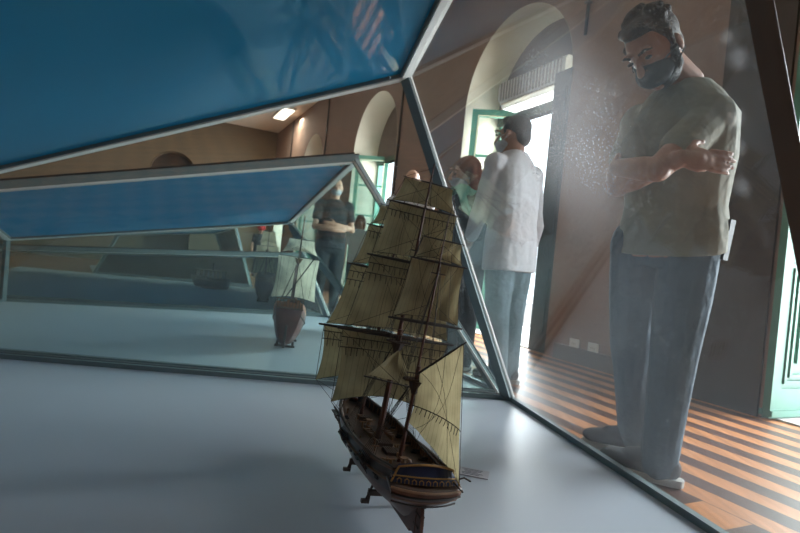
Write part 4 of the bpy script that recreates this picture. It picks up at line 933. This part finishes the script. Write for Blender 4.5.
stand((.04, 5.1), 1.63, math.radians(-100), 'person in pale shirt whose head shows above the sails of the large ship', shirt='shirt', pants='jeans', mask=None, arms='down', bald=True, skin='skin_light', sleeve=1.6)
stand((-.68, 8.3), 1.42, math.radians(-80), 'small distant person in pale top beside the second green door', shirt='shirt', pants='jeans', mask=None, arms='down', hair='hair_red', hairstyle='long', skin='skin_light')
r6 = stand((-3.78, 14.2), 1.36, math.radians(-60), 'distant person in dark top and red cap behind the model ships', shirt='darkcloth', pants='darkcloth', mask=None, arms='down', skin='skin_light')
bm = bmesh.new(); hh = r6[2]; ell(bm, hh(0, 0, .07), (.11, .12, .085), r6[3]); ell(bm, hh(0, .12, .06), (.07, .07, .012), r6[3]); remeshed('cap', bm, M['red'], r6[0], r6[1], .011, 1)

# ------------------------------------------------------------------ light
def area(name, loc, sx, sy, power, target, col=(1, 1, 1)):
    l = bpy.data.lights.new(name, 'AREA'); l.shape = 'RECTANGLE'; l.size = sx; l.size_y = sy; l.energy = power; l.color = col
    o = bpy.data.objects.new(name, l); C.objects.link(o); o.location = loc; d = V(target) - V(loc); o.rotation_euler = d.to_track_quat('-Z', 'Y').to_euler(); return o
PW = 1.0
for i, (c_, hw) in enumerate(arches):
    area('window_daylight', W(c_ + .7, 1.5, 1.75), 3.6, 3.4, [700, 1250, 720, 400, 170][i] * PW, W(c_ + .7, 0, 1.75), (.93, .97, 1.))
w_ = bpy.data.worlds.new('World'); bpy.context.scene.world = w_; w_.use_nodes = True
bg = w_.node_tree.nodes['Background']; bg.inputs[0].default_value = (.84, .91, 1., 1)
# overcast sky, far brighter on the street side of the building, where the sun stands behind the cloud
tc = w_.node_tree.nodes.new('ShaderNodeTexCoord'); dp = w_.node_tree.nodes.new('ShaderNodeVectorMath'); dp.operation = 'DOT_PRODUCT'; dp.inputs[1].default_value = (WN.x * .97, WN.y * .97, .24)
mr = w_.node_tree.nodes.new('ShaderNodeMapRange'); mr.interpolation_type = 'SMOOTHSTEP'; mr.inputs[1].default_value = .1; mr.inputs[2].default_value = .9; mr.inputs[3].default_value = .20; mr.inputs[4].default_value = 9.
w_.node_tree.links.new(tc.outputs['Generated'], dp.inputs[0]); w_.node_tree.links.new(dp.outputs['Value'], mr.inputs[0]); w_.node_tree.links.new(mr.outputs[0], bg.inputs[1])

area('ceiling_lamp_light', W(12.6, -.45, CH - .14), 1.2, .28, 60, W(12.6, -.45, 0), (1, .88, .7))
# ------------------------------------------------------------------ camera
cam = bpy.data.cameras.new('Camera'); co = bpy.data.objects.new('Camera', cam); C.objects.link(co)
cam.sensor_width = 36; cam.lens = 24; cam.clip_start = .02; cam.clip_end = 200
TH = math.radians(5.71); pitch = -(266.5 - 264) / 533
fw = V((0, math.cos(pitch), math.sin(pitch))); rt = V((1, 0, 0)); up = rt.cross(fw)
xr = rt * math.cos(TH) + up * math.sin(TH); yr = up * math.cos(TH) - rt * math.sin(TH)
mt = Matrix((xr, yr, -fw)).transposed().to_4x4(); mt.translation = (0, 0, .72); co.matrix_world = mt
cam.dof.use_dof = True; cam.dof.focus_distance = 1.55; cam.dof.aperture_fstop = 5.6
sc = bpy.context.scene; sc.camera = co
sc.view_settings.view_transform = 'Standard'; sc.view_settings.look = 'None'; sc.view_settings.gamma = 1.; sc.view_settings.exposure = -.30; sc.view_settings.use_curve_mapping = False
